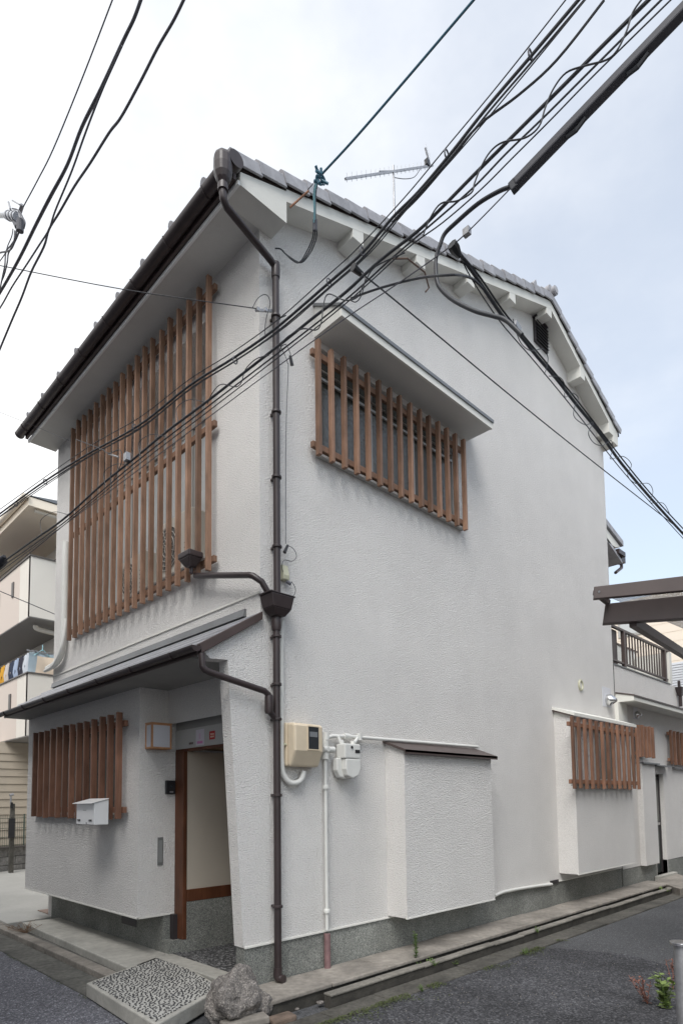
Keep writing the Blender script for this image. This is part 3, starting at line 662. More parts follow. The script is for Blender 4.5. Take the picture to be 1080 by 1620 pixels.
# hanging tie rails on verge
mb=MB(); mb.tube([(1.62,-.2,7.28),(1.75,-.3,7.30),(2.05,-.3,7.33),(2.15,-.28,7.22),(2.12,-.25,7.17)],.009,8); mb.build('stay_iron',mat('rusty_dark_iron',(.10,.06,.045),.8),H)
# ================================================================ THINGS ON THE HOUSE
def rbox(mb,x0,x1,y0,y1,z0,z1): return mb.box(x0,x1,y0,y1,z0,z1)
# electric meter
EM=empty('electric_meter',(.39,0,1.78)); tag(EM,'ivory plastic electricity meter box with dark window beside the brown downpipe','meter box')
mb=MB(); mb.box(.235,.58,-.06,-.001,1.80,2.185); mb.build('back_case',M['ivory'],EM,bevel=.018)
mb=MB()
# front cover tapering at the bottom
poly=[(-.058,1.80),(-.10,1.795),(-.165,1.935),(-.165,2.15),(-.15,2.175),(-.058,2.185)]
mb.prism(poly,'x',.24,.575); mb.build('front_cover',M['ivory'],EM,bevel=.022)
mb=MB(); mb.box(.392,.515,-.169,-.166,1.95,2.15); mb.build('meter_window',M['glassd'],EM)
mb=MB(); 
for a in ((.384,.392,1.945,2.155),(.515,.523,1.945,2.155)): mb.box(a[0],a[1],-.172,-.166,a[2],a[3])
mb.box(.392,.515,-.172,-.166,1.942,1.951); mb.box(.392,.515,-.172,-.166,2.149,2.158); mb.build('window_rim',M['ivory'],EM)
mb=MB(); mb.box(.41,.50,-.1705,-.1692,2.06,2.105); mb.build('meter_dial',mat('grey_dial',(.18,.19,.2),.4),EM)
MB().tube([(.236,-.05,1.99),(.215,-.05,1.99)],.012,8).build('latch',M['ivory2'],EM)
# gas meter
GM=empty('gas_meter',(.95,0,1.70)); tag(GM,'small pale grey gas meter hanging under the painted gas pipe','meter')
mb=MB(); mb.box(.86,1.07,-.15,-.03,1.89,2.03); mb.build('meter_head',M['pipew'],GM,bevel=.012)
mb=MB(); pr_=[(.815,1.895),(.815,1.78),(.85,1.715),(.93,1.70),(1.03,1.715),(1.07,1.78),(1.07,1.895)]; mb.prism(pr_,'y',-.09,-.025); mb.build('meter_rear_shell',M['pipew'],GM,bevel=.012)
mb=MB(); pr_=[(.875,1.887),(.875,1.79),(.895,1.73),(.96,1.705),(1.04,1.73),(1.07,1.79),(1.07,1.887)]; mb.prism(pr_,'y',-.15,-.088); mb.build('meter_front_shell',M['pipew'],GM,bevel=.01)
MB().box(.995,1.055,-.155,-.149,1.945,1.975).build('display',M['dark'],GM); MB().tube([(.95,-.158,1.995),(.95,-.148,1.995)],.013,10).build('test_port',M['dark'],GM)
for x in (.885,1.035): MB().tube([(x,-.08,2.0),(x,-.08,2.065)],.024,12).build('inlet_nut',M['pipew'],GM,smooth=True)
# phone line box
JB=empty('cable_junction_box',(.26,0,3.45)); tag(JB,'small ivory telephone junction box above the rain hopper','junction box')
mb=MB(); mb.prism([(-.055,3.46),(-.06,3.5),(-.035,3.60),(-.001,3.60),(-.001,3.46)],'x',.215,.285); mb.build('cover',M['ivory2'],JB,bevel=.008)
mb=MB(); mb.tube([(.262,-.04,3.45),(.30,-.06,3.43)],.016,8); mb.build('cable_gland',M['cable2'],JB)
# letter box
MX=empty('letter_box',(-.44,2.18,1.28)); tag(MX,'white metal letter box with sloping lid and two black locks under the street window','letter box')
yA,yB=1.955,2.40
mb=MB(); xw,xf=-.442,-.59
mb.prism([(xf,1.285),(xw,1.285),(xw,1.54),(xf,1.50)],'y',yA,yB); mb.build('body',M['whitep'],MX,bevel=.004)
mb=MB(); mb.prism([(xf-.035,1.496),(xw,1.544),(xw,1.551),(xf-.035,1.503)],'y',yA-.008,yB+.025); mb.build('lid',M['whitep'],MX,bevel=.002)
for yy in (yA+.09,yB-.07): MB().box(xf-.006,xf-.0005,yy-.035,yy+.03,1.318,1.338).build('lock',M['dark'],MX,bevel=.003)
m_=MB()
for k in range(4): m_.box(xf-.0015,xf-.0002,2.15+k*.022,2.162+k*.022,1.425,1.437)
m_.build('letter_print',mat('faint_print',(.45,.45,.45),.6),MX)
MB().box(xf-.004,xf-.0005,yA+.175,yA+.195,1.29,1.31).build('latch',M['steel'],MX)
# wall lantern
LN=empty('wall_lantern',(-.07,BY0,2.02)); tag(LN,'unlit square wooden lantern with white paper panes beside the entrance','lantern')
x0,x1,y0,y1,z0,z1=-.25,-.03,BY0-.135,BY0-.001,2.035,2.29
t=.018
mb=MB()
for x in (x0,x1-t):
    for y in (y0,y1-t): mb.box(x,x+t,y,y+t,z0+t,z1-t)
for z in (z0,z1-t):
    mb.box(x0,x1,y0,y0+t,z,z+t); mb.box(x0,x1,y1-t,y1,z,z+t); mb.box(x0,x0+t,y0+t,y1-t,z,z+t); mb.box(x1-t,x1,y0+t,y1-t,z,z+t)
mb.build('lantern_frame',M['lwood'],LN,bevel=.002)
MB().box(x0+.006,x1-.006,y0+.006,y1-.004,z0+.012,z1-.012).build('paper_shade',M['paper'],LN)
MB().box(x0-.004,x1+.004,y0-.004,y1,z1,z1+.006).build('lantern_top',M['lwood'],LN)
# intercom
IC=empty('intercom',(0.02,BY0,1.6)); tag(IC,'black square intercom with doorbell camera beside the entrance post','intercom')
MB().box(-.03,.075,BY0-.03,BY0-.001,1.585,1.725).build('faceplate',M['dark'],IC,bevel=.005)
MB().tube([(.03,BY0-.036,1.66),(.03,BY0-.029,1.66)],.018,14).build('camera_lens',M['glassd'],IC); MB().box(.01,.05,BY0-.0325,BY0-.0295,1.60,1.615).build('call_button',M['steel'],IC)
# aircon outdoor units in the recess
def ac(name,loc,wd,ht,dp,label,fanpos,letter=None):
    A=empty(name,loc); tag(A,label,'air conditioner unit'); x,y,z=loc   # front faces -x ; y centre
    MB().box(x,x+dp,y-wd/2,y+wd/2,z+.03,z+ht).build('casing',M['acw'],A,bevel=.015)
    fy,fz=y+fanpos,z+ht*.52; r=ht*.36
    mb=MB(); mb.tube([(x-.004,fy,fz),(x-.001,fy,fz)],r,28); mb.build('fan_opening',M['grille'],A)
    for k in range(1,6):
        rr=r*k/5; MB().tube([(x-.012,fy+rr*math.cos(a),fz+rr*math.sin(a)) for a in [2*math.pi*j/28 for j in range(29)]],.004,5,cap=False).build('grille_ring',M['acw'],A)
    mb=MB()
    for k in range(8):
        a=math.pi*k/8; mb.tube([(x-.010,fy-r*math.cos(a),fz-r*math.sin(a)),(x-.010,fy+r*math.cos(a),fz+r*math.sin(a))],.003,4)
    mb.build('grille_spokes',M['acw'],A)
    for s in(-1,1): MB().box(x+.03,x+dp-.03,y+s*wd*.35-.03,y+s*wd*.35+.03,z,z+.03).build('foot',M['dark'],A)
    for k in range(5): MB().box(x-.004,x,y-wd/2+.03,y-wd/2+.12,z+.1+k*.05,z+.108+k*.05).build('casing_slot',M['grille'],A)
    return A
AC1=ac('air_conditioner_unit',(.055,1.60,OZ0+.02),.72,.66,.28,'large grey outdoor air conditioner unit behind the screen nearest the corner',.10)
AC2=ac('air_conditioner_unit',(.075,2.62,OZ0+.02),.70,.52,.26,'lower outdoor air conditioner unit behind the middle of the tall slat screen',.05)
def text(body,size,material,name,parent,loc,rot,ext=.001):
    c=bpy.data.curves.new('t','FONT'); c.body=body; c.size=size; c.extrude=ext; c.align_x='CENTER'
    o=bpy.data.objects.new('t',c); COL.objects.link(o); dg=bpy.context.evaluated_depsgraph_get()
    me=bpy.data.meshes.new_from_object(o.evaluated_get(dg)); bpy.data.objects.remove(o); me.materials.append(material)
    q=bpy.data.objects.new(name,me); COL.objects.link(q); q.parent=parent; q.location=Vector(loc)-wl(parent); q.rotation_euler=rot; return q
text('G',.10,M['dark'],'brand_letter',AC1,(.048,1.30,OZ0+.44),(R_(90),R_(0),R_(-90)))
text('C',.05,M['dark'],'brand_letter',AC2,(.068,2.34,OZ0+.36),(R_(90),R_(0),R_(-90)))
# antenna
an=empty('tv_antenna',(2.52,.5,8.05)); tag(an,'grey television aerial with many short rods on a thin mast behind the roof edge','antenna')
yA=.5
mt=at(622,262,'y',yA)
MB().tube([(mt.x,yA,7.95),(mt.x,yA,mt.z)],.014,8).build('mast',M['steel'],an)
b0=at(546,283,'y',yA); b1=at(684,262,'y',yA)
MB().beam(b0,b1,.022,.022).build('boom',M['steel'],an)
nE=19
for k in range(nE):
    p=b0.lerp(b1,(k+.3)/nE*.93)
    MB().tube([p+Vector((0,0,-.045)),p+Vector((0,0,.075))],.003,5).build('element',M['steel'],an)
pr0=b0.lerp(b1,.96)
for s in (1,):
    q0=pr0+Vector((.02,0,0))
    MB().beam(q0,pr0+Vector((.09*(-1 if s>0 else 1),0,.2*s)),.02,.02).build('reflector_arm',M['steel'],an)
    for k in range(4):
        p=q0.lerp(pr0+Vector((-.09,0,.2)),(k+.6)/4); MB().tube([p+Vector((0,0,-.04)),p+Vector((0,0,.16-.02*k))],.003,5).build('reflector_rod',M['steel'],an)
MB().box(pr0.x-.09,pr0.x-.03,yA-.025,yA+.025,pr0.z-.04,pr0.z+.04).build('dipole_box',M['dark'],an)
bb0=at(600,271,'y',yA);bb1=at(640,270,'y',yA); MB().tube([bb0,bb1],.009,6).build('boom_brace',M['steel'],an)
MB().tube(smooth_path([at(664,268,'y',yA),at(655,280,'y',yA),at(640,283,'y',yA),at(624,281,'y',yA)],4),.005,5).build('aerial_lead',M['cable2'],an)
# ================================================================ ANNEX on the side alley
A=empty('rear_annex',(7.6,0,0)); tag(A,'low white stucco rear annex with roof terrace railing and a narrow side door','house')
dx0,dx1,dz1=9.16,9.74,1.93
mb=MB(); xs=[7.56,dx0,dx1,15]; zs=[.28,dz1,3.78]
for i in range(3):
    for j in range(2):
        if i==1 and j==0: continue
        mb.add([(xs[i],.002,zs[j]),(xs[i+1],.002,zs[j]),(xs[i+1],.002,zs[j+1]),(xs[i],.002,zs[j+1])],[(0,1,2,3)])
mb.add([(dx0,.002,.0),(dx0,.16,.0),(dx0,.16,dz1),(dx0,.002,dz1)],[(3,2,1,0)]); mb.add([(dx1,.002,0),(dx1,.16,0),(dx1,.16,dz1),(dx1,.002,dz1)],[(0,1,2,3)])
mb.add([(dx0,.002,dz1),(dx1,.002,dz1),(dx1,.16,dz1),(dx0,.16,dz1)],[(0,1,2,3)])
mb.build('wall',M['stucco'],A)
MB().box(7.56,dx0,.008,.15,-.16,.28).build('plinth',M['plinth'],A); MB().box(dx1,15,.008,.15,-.16,.28).build('plinth',M['plinth'],A)
MB().box(7.56,15,.17,4.8,-.1,3.775).build('core',M['darkint'],A)
MB().box(7.56,10.36,-.012,4.8,3.78,3.80).build('terrace_coping',M['greymetal'],A); 
d_=MB().box(dx0+.02,dx1-.02,.10,.15,.05,dz1-.02).build('door',mat('dark_green_grey_door',(.035,.04,.038),.3,spec=.6),A,bevel=.004)
for a in ((dx0+.0,dx0+.05),(dx1-.05,dx1)): MB().box(a[0],a[1],.085,.10,.04,dz1).build('door_stile',M['darkmetal'],d_)
MB().box(dx0+.05,dx1-.05,.088,.099,.95,1.0).build('door_rail',M['alu'],d_); MB().box(dx0+.07,dx0+.16,.05,.09,.955,.99).build('handle',M['chrome'],d_,bevel=.004)
MB().box(dx0+.07,dx1-.07,.092,.099,1.02,dz1-.1).build('door_pane',M['frost'],d_)
MB().box(dx0-.1,dx1+.1,-.12,.0,1.99+.08,2.09).build('door_hood',M['greymetal'],A)
MB().box(8.35,9.15,-.14,.0,2.09+.0,2.115).build('door_hood',M['greymetal'],A); MB().box(8.35,9.0,-.10,.0,.28,2.09).build('meter_cupboard',M['stucco'],A,bevel=.004)
MB().box(10.25,15,-.05,.0,2.06,2.08).build('sill_flashing',M['greymetal'],A)
# roofed hood along annex
mb=MB(); mb.prism([(-.30,3.12),(0,3.12),(0,3.28),(-.30,3.20)],'x',7.58,15); hh=mb.build('annex_hood',M['trimw'],A)
mb=MB(); mb.prism([(-.315,3.195),(0,3.275),(0,3.30),(-.315,3.22)],'x',7.57,15); mb.build('hood_cap',M['brownm'],hh)
MB().box(7.52,7.9,-.06,0.0,2.75,3.12).build('hood_bracket',M['trimw'],A)
vent_hood(8.45,2.98,.6,A)
window('window',A,(8.37,-.02,0),.32,2.22,2.76,'y',0,M['frost'],2)
window('window',A,(10.7,-.02,0),.6,2.18,2.8,'y',0,M['frost'],2)
screen('slat_screen',A,'y',-.22,7.98,8.70,2.19,2.75,5,(2.25,2.72),.06,.045,M['wood2'])
screen('slat_screen',A,'y',-.12,9.93,11.3,2.12,2.80,7,(2.22,2.74),.06,.045,M['wood2'])
# terrace railing
rl=empty('terrace_railing',(7.6,.05,3.8)); rl['label']='dark brown balcony railing with thin upright bars on the annex roof terrace'; rl['category']='railing'
ry=.05
MB().box(7.56,10.55,ry-.025,ry+.025,4.47,4.51).build('top_rail',M['brownm'],rl); MB().box(7.56,10.4,ry-.02,ry+.02,3.87,3.90).build('bottom_rail',M['brownm'],rl)
for x in (8.16,10.28): MB().box(x-.035,x+.035,ry-.03,ry+.03,3.80,4.47).build('post',M['brownm'],rl)
b_=MB().box(-.011,.011,-.011,.011,0,.565).build('baluster',M['brownm'],None); b_.parent=rl; first=True
for k in range(14):
    x=8.30+k*.14
    o=b_ if first else inst(b_,'baluster',(0,0,0),rl); first=False; o.location=Vector((x,ry,3.90))-wl(rl)
MB().box(7.62,8.0,.10,.15,3.80,4.47).build('closed_panel',M['brownm'],rl)
gw=MB().box(7.6,10.6,.7,.78,3.80,4.60).build('terrace_wall',M['trimw'],A); MB().box(7.6,10.62,.68,.80,4.60,4.63).build('terrace_wall_coping',M['brownm'],gw)
MB().box(10.42,10.55,.0,.679,3.8,4.46).build('terrace_end_wall',M['trimw'],A)
mb=MB(); frust(mb,10.78,-.06,.05,.04,.10,.07,3.58,3.76); mb.tube([(10.78,-.06,3.6),(10.78,-.06,3.36)],.035,10); mb.tube([(10.78,-.05,3.9),(10.78,-.05,3.76)],.03,8); mb.build('rain_hopper',M['brown'],A,bevel=.006)
# door step
SP=MB().box(9.0,9.95,-.10,.0,-.16,.04).build('door_sill',M['concrete'],A,bevel=.008)
mb=MB(); P=[at(1036,1393,'z',.0),at(1075,1406,'z',0),at(1112,1394,'z',0),at(1066,1381,'z',0)]
mb.add([(p.x,p.y,-.13) for p in P]+[(p.x,p.y,0) for p in P],[(0,3,2,1)[::-1],(4,5,6,7),(0,1,5,4),(1,2,6,5),(2,3,7,6),(3,0,4,7)]); tag(mb.build('doorstep_block',M['ledge'],bevel=.01),'loose grey concrete doorstep block below the narrow annex door','step')
# rear house behind the terrace
RH=empty('rear_house',(10,2,0)); tag(RH,'cream rear house with small tiled gable showing past the corner of the tall wall','house')
MB().box(8.4,10.36,1.2,4.5,3.8,6.95).build('wall',M['sidew'],RH)
a_=at(958,832,'y',1.0);b2_=at(978,858,'y',1.0)
sl2=(b2_.z-a_.z)/(b2_.x-a_.x)
mb=MB(); zz=lambda x:a_.z+sl2*(x-a_.x)
mb.prism([(9.0,zz(9.0)),(b2_.x,zz(b2_.x)),(b2_.x,zz(b2_.x)-.12),(9.0,zz(9.0)-.12)],'y',.9,4.6); mb.build('roof',M['tile'],RH)
mb=MB(); mb.prism([(9.0,zz(9.0)-.12),(b2_.x-.05,zz(b2_.x)-.14),(10.36,6.95),(9.0,6.95)],'y',.95,1.2); mb.build('gable_soffit',M['trimw'],RH)
MB().box(10.2,10.30,1.15,1.2,6.1,6.8).build('window_frame',M['frame_wood'],RH)
mb=MB(); p=at(982,890,'y',1.0); mb.tube([p+Vector((0,0,.0)),p+Vector((.0,0,-.12)),p+Vector((-.35,0,-.32))],.035,10); mb.box(p.x-.1,p.x+.12,.95,1.1,p.z,p.z+.14); mb.box(p.x-.35,p.x+.0,.9,1.0,p.z+.1,p.z+.2); mb.build('gutter_outlet',M['brown'],RH,smooth=True)
mb=MB(); mb.prism([(9.9,7.05),(10.72,6.75),(10.72,6.68),(9.9,6.98)],'y',.95,1.3); mb.build('lower_roof',M['tile'],RH)
# peach building behind the terrace
PB=empty('peach_building',(17,2,0)); tag(PB,'peach clad building with thin wires seen behind the terrace railing','building')
px_=17.0
zt_=at(1015,945,'x',px_).z
k=0; z=2.0
pw=MB().box(px_,px_+6,-4,9,-.1,zt_).build('wall',M['peach'],PB)
while z<zt_-.2:
    MB().box(px_-.012,px_,-4,9,z,z+.285).build('siding_board',M['peach'],PB); z+=.3
p=at(1003,1000,'x',px_-.02); fr=MB().box(px_-.04,px_-.013,p.y-.35,p.y+.5,p.z-.1,p.z+1.0).build('window',M['alu'],PB); MB().box(px_-.045,px_-.04,p.y-.28,p.y+.43,p.z-.03,p.z+.93).build('pane',M['frost2'],fr)
WB=empty('white_sided_shed',(12.5,1.5,0)); tag(WB,'low building with white horizontal siding behind the annex at the right','shed')
p=at(1057,1050,'x',12.5); MB().box(12.5,14.5,-1.9,p.y,-.1,p.z).build('wall',M['whites'],WB)
z=2.9
while z<p.z-.05:
    MB().prism([(12.49,z),(12.5,z+.11),(12.5,z)],'y',-1.9,p.y) if False else MB().add([(12.485,-1.9,z),(12.499,-1.9,z+.058),(12.499,p.y,z+.058),(12.485,p.y,z),(12.499,-1.9,z),(12.499,p.y,z)],[(0,1,2,3),(0,3,5,4)]).build('siding_board',M['whites'],WB); z+=.06
# ================================================================ HOUSES ACROSS THE STREET (unseen behind the camera; added to shade the lower walls)
def opposite(name,base,x0,x1,y0,y1,h,label,material,side):
    o=empty(name,base); tag(o,label,'house')
    MB().box(x0,x1,y0,y1,ROAD-.05,h).build('wall',material,o)
    mb=MB(); ym=(y0+y1)/2
    if side=='x': mb.prism([(x0-.5,h),(x1+.5,h),((x0+x1)/2,h+1.6)],'y',y0-.4,y1+.4)
    else: mb.prism([(y0-.5,h),(y1+.5,h),(ym,h+1.6)],'x',x0-.4,x1+.4)
    mb.build('roof',M['tile'],o)
    for z in (1.0,3.9):
        for k in range(3):
            if side=='x':
                yc=y0+(y1-y0)*(k+.5)/3; f=MB().box(x1,x1+.04,yc-.7,yc+.7,z,z+1.2).build('window',M['alu'],o); MB().box(x1+.04,x1+.05,yc-.64,yc+.64,z+.06,z+1.14).build('pane',M['glassd'],f)
            else:
                xc=x0+(x1-x0)*(k+.5)/3; f=MB().box(xc-.7,xc+.7,y1,y1+.04,z,z+1.2).build('window',M['alu'],o); MB().box(xc-.64,xc+.64,y1+.04,y1+.05,z+.06,z+1.14).build('pane',M['glassd'],f)
    return o
M['opp']=mat('brown_mortar_wall',(.22,.19,.16),.9,var=[(1,.85,1.1,S1)])
M['opp2']=mat('grey_mortar_wall',(.24,.245,.26),.9,var=[(1,.85,1.1,S1)])
opposite('added_opposite_house',(-8,4,0),-11.5,-4.7,-2.2,10.5,7.2,'unseen grey house added across the road to shade the slat screens',M['opp2'],'x')
opposite('added_opposite_house',(8,-8,0),2.6,14,-12,-5.75,6.6,'unseen brown house added across the alley to shade the tall side wall',M['opp'],'y')
# ================================================================ CARPORT at the right
CP=empty('carport_roof',(1.3,-2.9,0)); tag(CP,'dark brown aluminium carport roof with translucent sheet projecting from the right','carport')
dr=Vector((.45,-.9,0)).normalized(); bk=Vector((.9,.45,0)).normalized()
def cp(px,py,o=0): return onp(px,py,(1.14+bk.x*o,-2.4+bk.y*o),math.atan2(dr.y,dr.x))
def slab(q0,q1,top0,bot0,top1,bot1,th,name,material):
    pass
def beam4(o,P,th,name,material):
    """front face through four pixels (tl,tr,br,bl) in the beam's plane, thickness th backwards"""
    q=[cp(x,y,o) for x,y in P]; ext=(q[1]-q[0]); q[1]=q[0]+ext*4; ext=(q[2]-q[3]); q[2]=q[3]+ext*4
    b=[v+bk*th for v in q]; m=MB(); m.add(q+b,[(0,3,2,1),(4,5,6,7),(0,1,5,4),(1,2,6,5),(2,3,7,6),(3,0,4,7)]); return m.build(name,material,CP,bevel=.003)
beam4(0,[(939,928),(1080,911),(1080,934),(938,947)],.045,'front_beam',M['brownm'])
beam4(.20,[(957,955),(1080,942),(1080,978),(953,986)],.07,'main_beam',M['brownm'])
bk=Vector((1,-.02,0)).normalized(); s0=cp(945,934,.045); e0=cp(1080,922,.045); s0.z=min(s0.z,2.975)
mb=MB()
ncor=60
for k in range(ncor):   # corrugated sheet running back in +bk, waves across dr
    u0=k*.045; u1=u0+.0225; u_2=u0+.045
    A0=s0+dr*(u0-.0)
    zz_=2.965
    pts=[(u0,0),(u1,.012),(u_2,0)]
    for (ua,ha),(ub,hb) in ((pts[0],pts[1]),(pts[1],pts[2])):
        pa=s0+dr*ua; pb=s0+dr*ub
        mb.add([(pa.x,pa.y,zz_+ha),(pb.x,pb.y,zz_+hb),(pb.x+bk.x*3,pb.y+bk.y*3,zz_+hb+.1),(pa.x+bk.x*3,pa.y+bk.y*3,zz_+ha+.1)],[(0,1,2,3)])
mb.build('roof_sheet',M['poly'],CP)
for o_,(pxa,pya),(pxb,pyb) in ((0,(1012,985),(1085,1022)),):
    a0=at(1000,984,'z',2.78); b0=at(1092,1042,'z',2.86)
    MB().beam(a0,b0,.05,.07).build('rafter',M['brownm'],CP)
a0=cp(940,937,.045); MB().beam(a0,cp(962,958,.2)+Vector((0,0,.02)),.03,.035).build('end_plate',M['brownm'],CP)
MB().tube([cp(947,936,-.006),cp(947,936,.0)],.008,10).build('bolt',M['steel'],CP)
for k in (): 
    pa=s0+dr*.05+bk*(k*.7); MB().beam((pa.x,pa.y,2.93),(pa.x+dr.x*2.5,pa.y+dr.y*2.5,2.93),.03,.03).build('purlin',M['brownm'],CP)
for q_ in (cp(939,928,.3)+dr*2.3,): MB().box(q_.x-.04,q_.x+.04,q_.y-.04,q_.y+.04,GL,2.8).build('post',M['brownm'],CP)
# ================================================================ NEIGHBOUR on the left
NB=empty('balcony_house',(1.6,11,0)); tag(NB,'cream three storey house with two stacked balconies left of the slat-screened house','house')
nx,ny=1.60,11.0
for (zb,ztp) in ((5.89,7.337),(3.08,4.54)):
    pf=MB().box(nx,nx+.1,ny,ny+9,zb,ztp).build('balcony_front',M['sidew'],NB)
    MB().box(nx-.004,nx,ny+.75,ny+9,zb,ztp-.02).build('tile_cladding',M['sideb'],pf)
    MB().box(nx,nx+4,ny-.003,ny+.1,zb,ztp).build('balcony_side',M['sidew'],NB)
    MB().box(nx-.03,nx+.13,ny-.03,ny+9,ztp,ztp+.03).build('coping',M['trimd'],NB); MB().box(nx+.13,nx+4,ny-.03,ny+.13,ztp,ztp+.03).build('coping',M['trimd'],NB)
    MB().box(nx+.005,nx+4,ny+.005,ny+9,zb-.02,zb).build('balcony_slab',M['grayu'],NB)
    for yy in (ny+1.15,ny+2.3,ny+3.5):
        f=MB().box(nx-.03,nx-.004,yy,yy+.14,zb+.75,zb+1.12).build('drain_slot',M['trimd'],NB)
# house wall set back behind balconies
MB().box(nx+1.1,nx+7,ny+.15,ny+9,-.1,8.3).build('wall',M['sidew'],NB)
MB().box(nx+1.0,nx+1.11,ny+.9,ny+2.6,5.95,7.9).build('window_frame',M['frame_wood'],NB)
p=at(60,735,'y',ny)
mb=MB(); mb.tube(smooth_path([at(57,990,'y',ny+.4),at(60,995,'y',ny+.4),at(90,1003,'y',ny+.4)],4),.06,10); mb.build('drain_pipe',M['sidew'],NB,smooth=True)
# roof with cream soffit
ez=8.30; ex=1.36; ey=10.4
mb=MB(); mb.box(ex,nx+7,ey,ny+9.5,ez-.02,ez+.02); mb.build('soffit',M['cream'],NB)
mb=MB(); mb.box(ex-.03,ex,ey-.03,ny+9.5,ez-.04,ez+.16); mb.box(ex,nx+7,ey-.03,ey,ez-.04,ez+.16); mb.build('fascia',M['cream'],NB)
gutter('roof_gutter',ey-.1,ny+9,ex-.1,ez+.17,.07,M['cream'],NB)
mb=MB(); mb.prism([(ex-.05,ez+.18),(nx+4,ez+.75),(nx+7,ez+.18)],'y',ey-.05,ny+9.5); mb.build('roof',M['greymetal'],NB)
mb=MB(); mb.tube([(ex+.15,ey+.12,ez-.06),(nx+1.0,ey+.12,ez-.06)],.045,8); mb.build('soffit_pipe',M['sidew'],NB,smooth=True)
# ground floor siding wall
gy_=12.6; sd_=MB().box(-1,8,gy_,gy_+.2,-.1,3.05).build('ground_floor_wall',M['siding'],NB)
z=.3
while z<2.95:
    MB().add([(-1,gy_-.02,z),(8,gy_-.02,z),(8,gy_-.001,z+.175),(-1,gy_-.001,z+.175),(-1,gy_-.001,z),(8,gy_-.001,z)],[(0,1,2,3),(0,4,5,1)]).build('siding_board',M['siding'],NB); z+=.19
# block wall with mesh fence
BW=empty('block_wall',(1.2,11.3,0)); tag(BW,'low split-face concrete block wall in front of the beige siding','wall')
pa=Vector((.3,11.05,0)); pb=Vector((3.6,12.3,0)); dw=(pb-pa).normalized(); nw=Vector((dw.y,-dw.x,0)); ln=(pb-pa).length
rz=math.atan2(dw.y,dw.x)
bl=MB().box(0,.39,0,.14,0,.19).build('block',M['block'],None,bevel=.008); bl.parent=BW; first=True
for rw in range(3):
    k=0; u=-(rw%2)*.2
    while u<ln:
        o=bl if first else inst(bl,'block',(0,0,0),BW); first=False
        q=pa+dw*u; o.location=Vector((q.x,q.y,-.10+rw*.2+(0.0)))-wl(BW); o.rotation_euler=(0,0,rz); u+=.4
cap_=MB().beam(pa+Vector((0,0,.515)),pb+Vector((0,0,.515)),.2,.03).build('coping',M['trimd'],BW)
WF=empty('mesh_fence',tuple(pa+Vector((0,0,.5)))); tag(WF,'thin green wire mesh fence on top of the low block wall','fence')
wm=mat('green_wire',(.08,.10,.08),.5)
mb=MB()
for z in (.56,.75,.95,1.18): mb.tube([pa+Vector((0,0,z)),pb+Vector((0,0,z))],.006,5)
mb.build('horizontal_wires',wm,WF)
mb=MB(); u=0
while u<ln:
    q=pa+dw*u; mb.tube([q+Vector((0,0,.53)),q+Vector((0,0,1.25))],.004,4,cap=False); u+=.055
o=mb.build('vertical_wires',wm,WF); o['kind']='stuff'
for u in (.1,1.6,3.1): q=pa+dw*u; MB().tube([q+Vector((0,0,.53)),q+Vector((0,0,1.27))],.02,8).build('post',wm,WF)
# second thicker rear blocks wall with gate post
GPst=empty('gate_pillar',tuple(at(18,1372,'y',11.0))); tag(GPst,'slim concrete gate pillar with black letter slot box in front of the mesh fence','gate post')
q=at(18,1340,'y',11.0); zt2=at(18,1270,'y',11.0).z
MB().box(q.x-.03,q.x+.05,10.95,11.05,GL,zt2-.02).build('pillar',M['gutterdirt'],GPst,bevel=.004)
q1=at(14,1295,'y',10.94);q2=at(23,1325,'y',10.94); MB().box(q1.x,q2.x,10.9,10.948,q2.z,q1.z).build('letter_box_front',M['dark'],GPst)
q1=at(17,1275,'y',10.94); MB().box(q1.x,q1.x+.05,10.92,10.948,q1.z-.05,q1.z+.08).build('intercom',M['dark'],GPst)
q1=at(18,1258,'y',11); MB().tube([(q1.x,11,zt2-.05),(q1.x,11,q1.z)],.02,8).tube([(q1.x-.03,11,q1.z),(q1.x+.05,11,q1.z+.02)],.03,8).build('lamp',M['steel'],GPst)
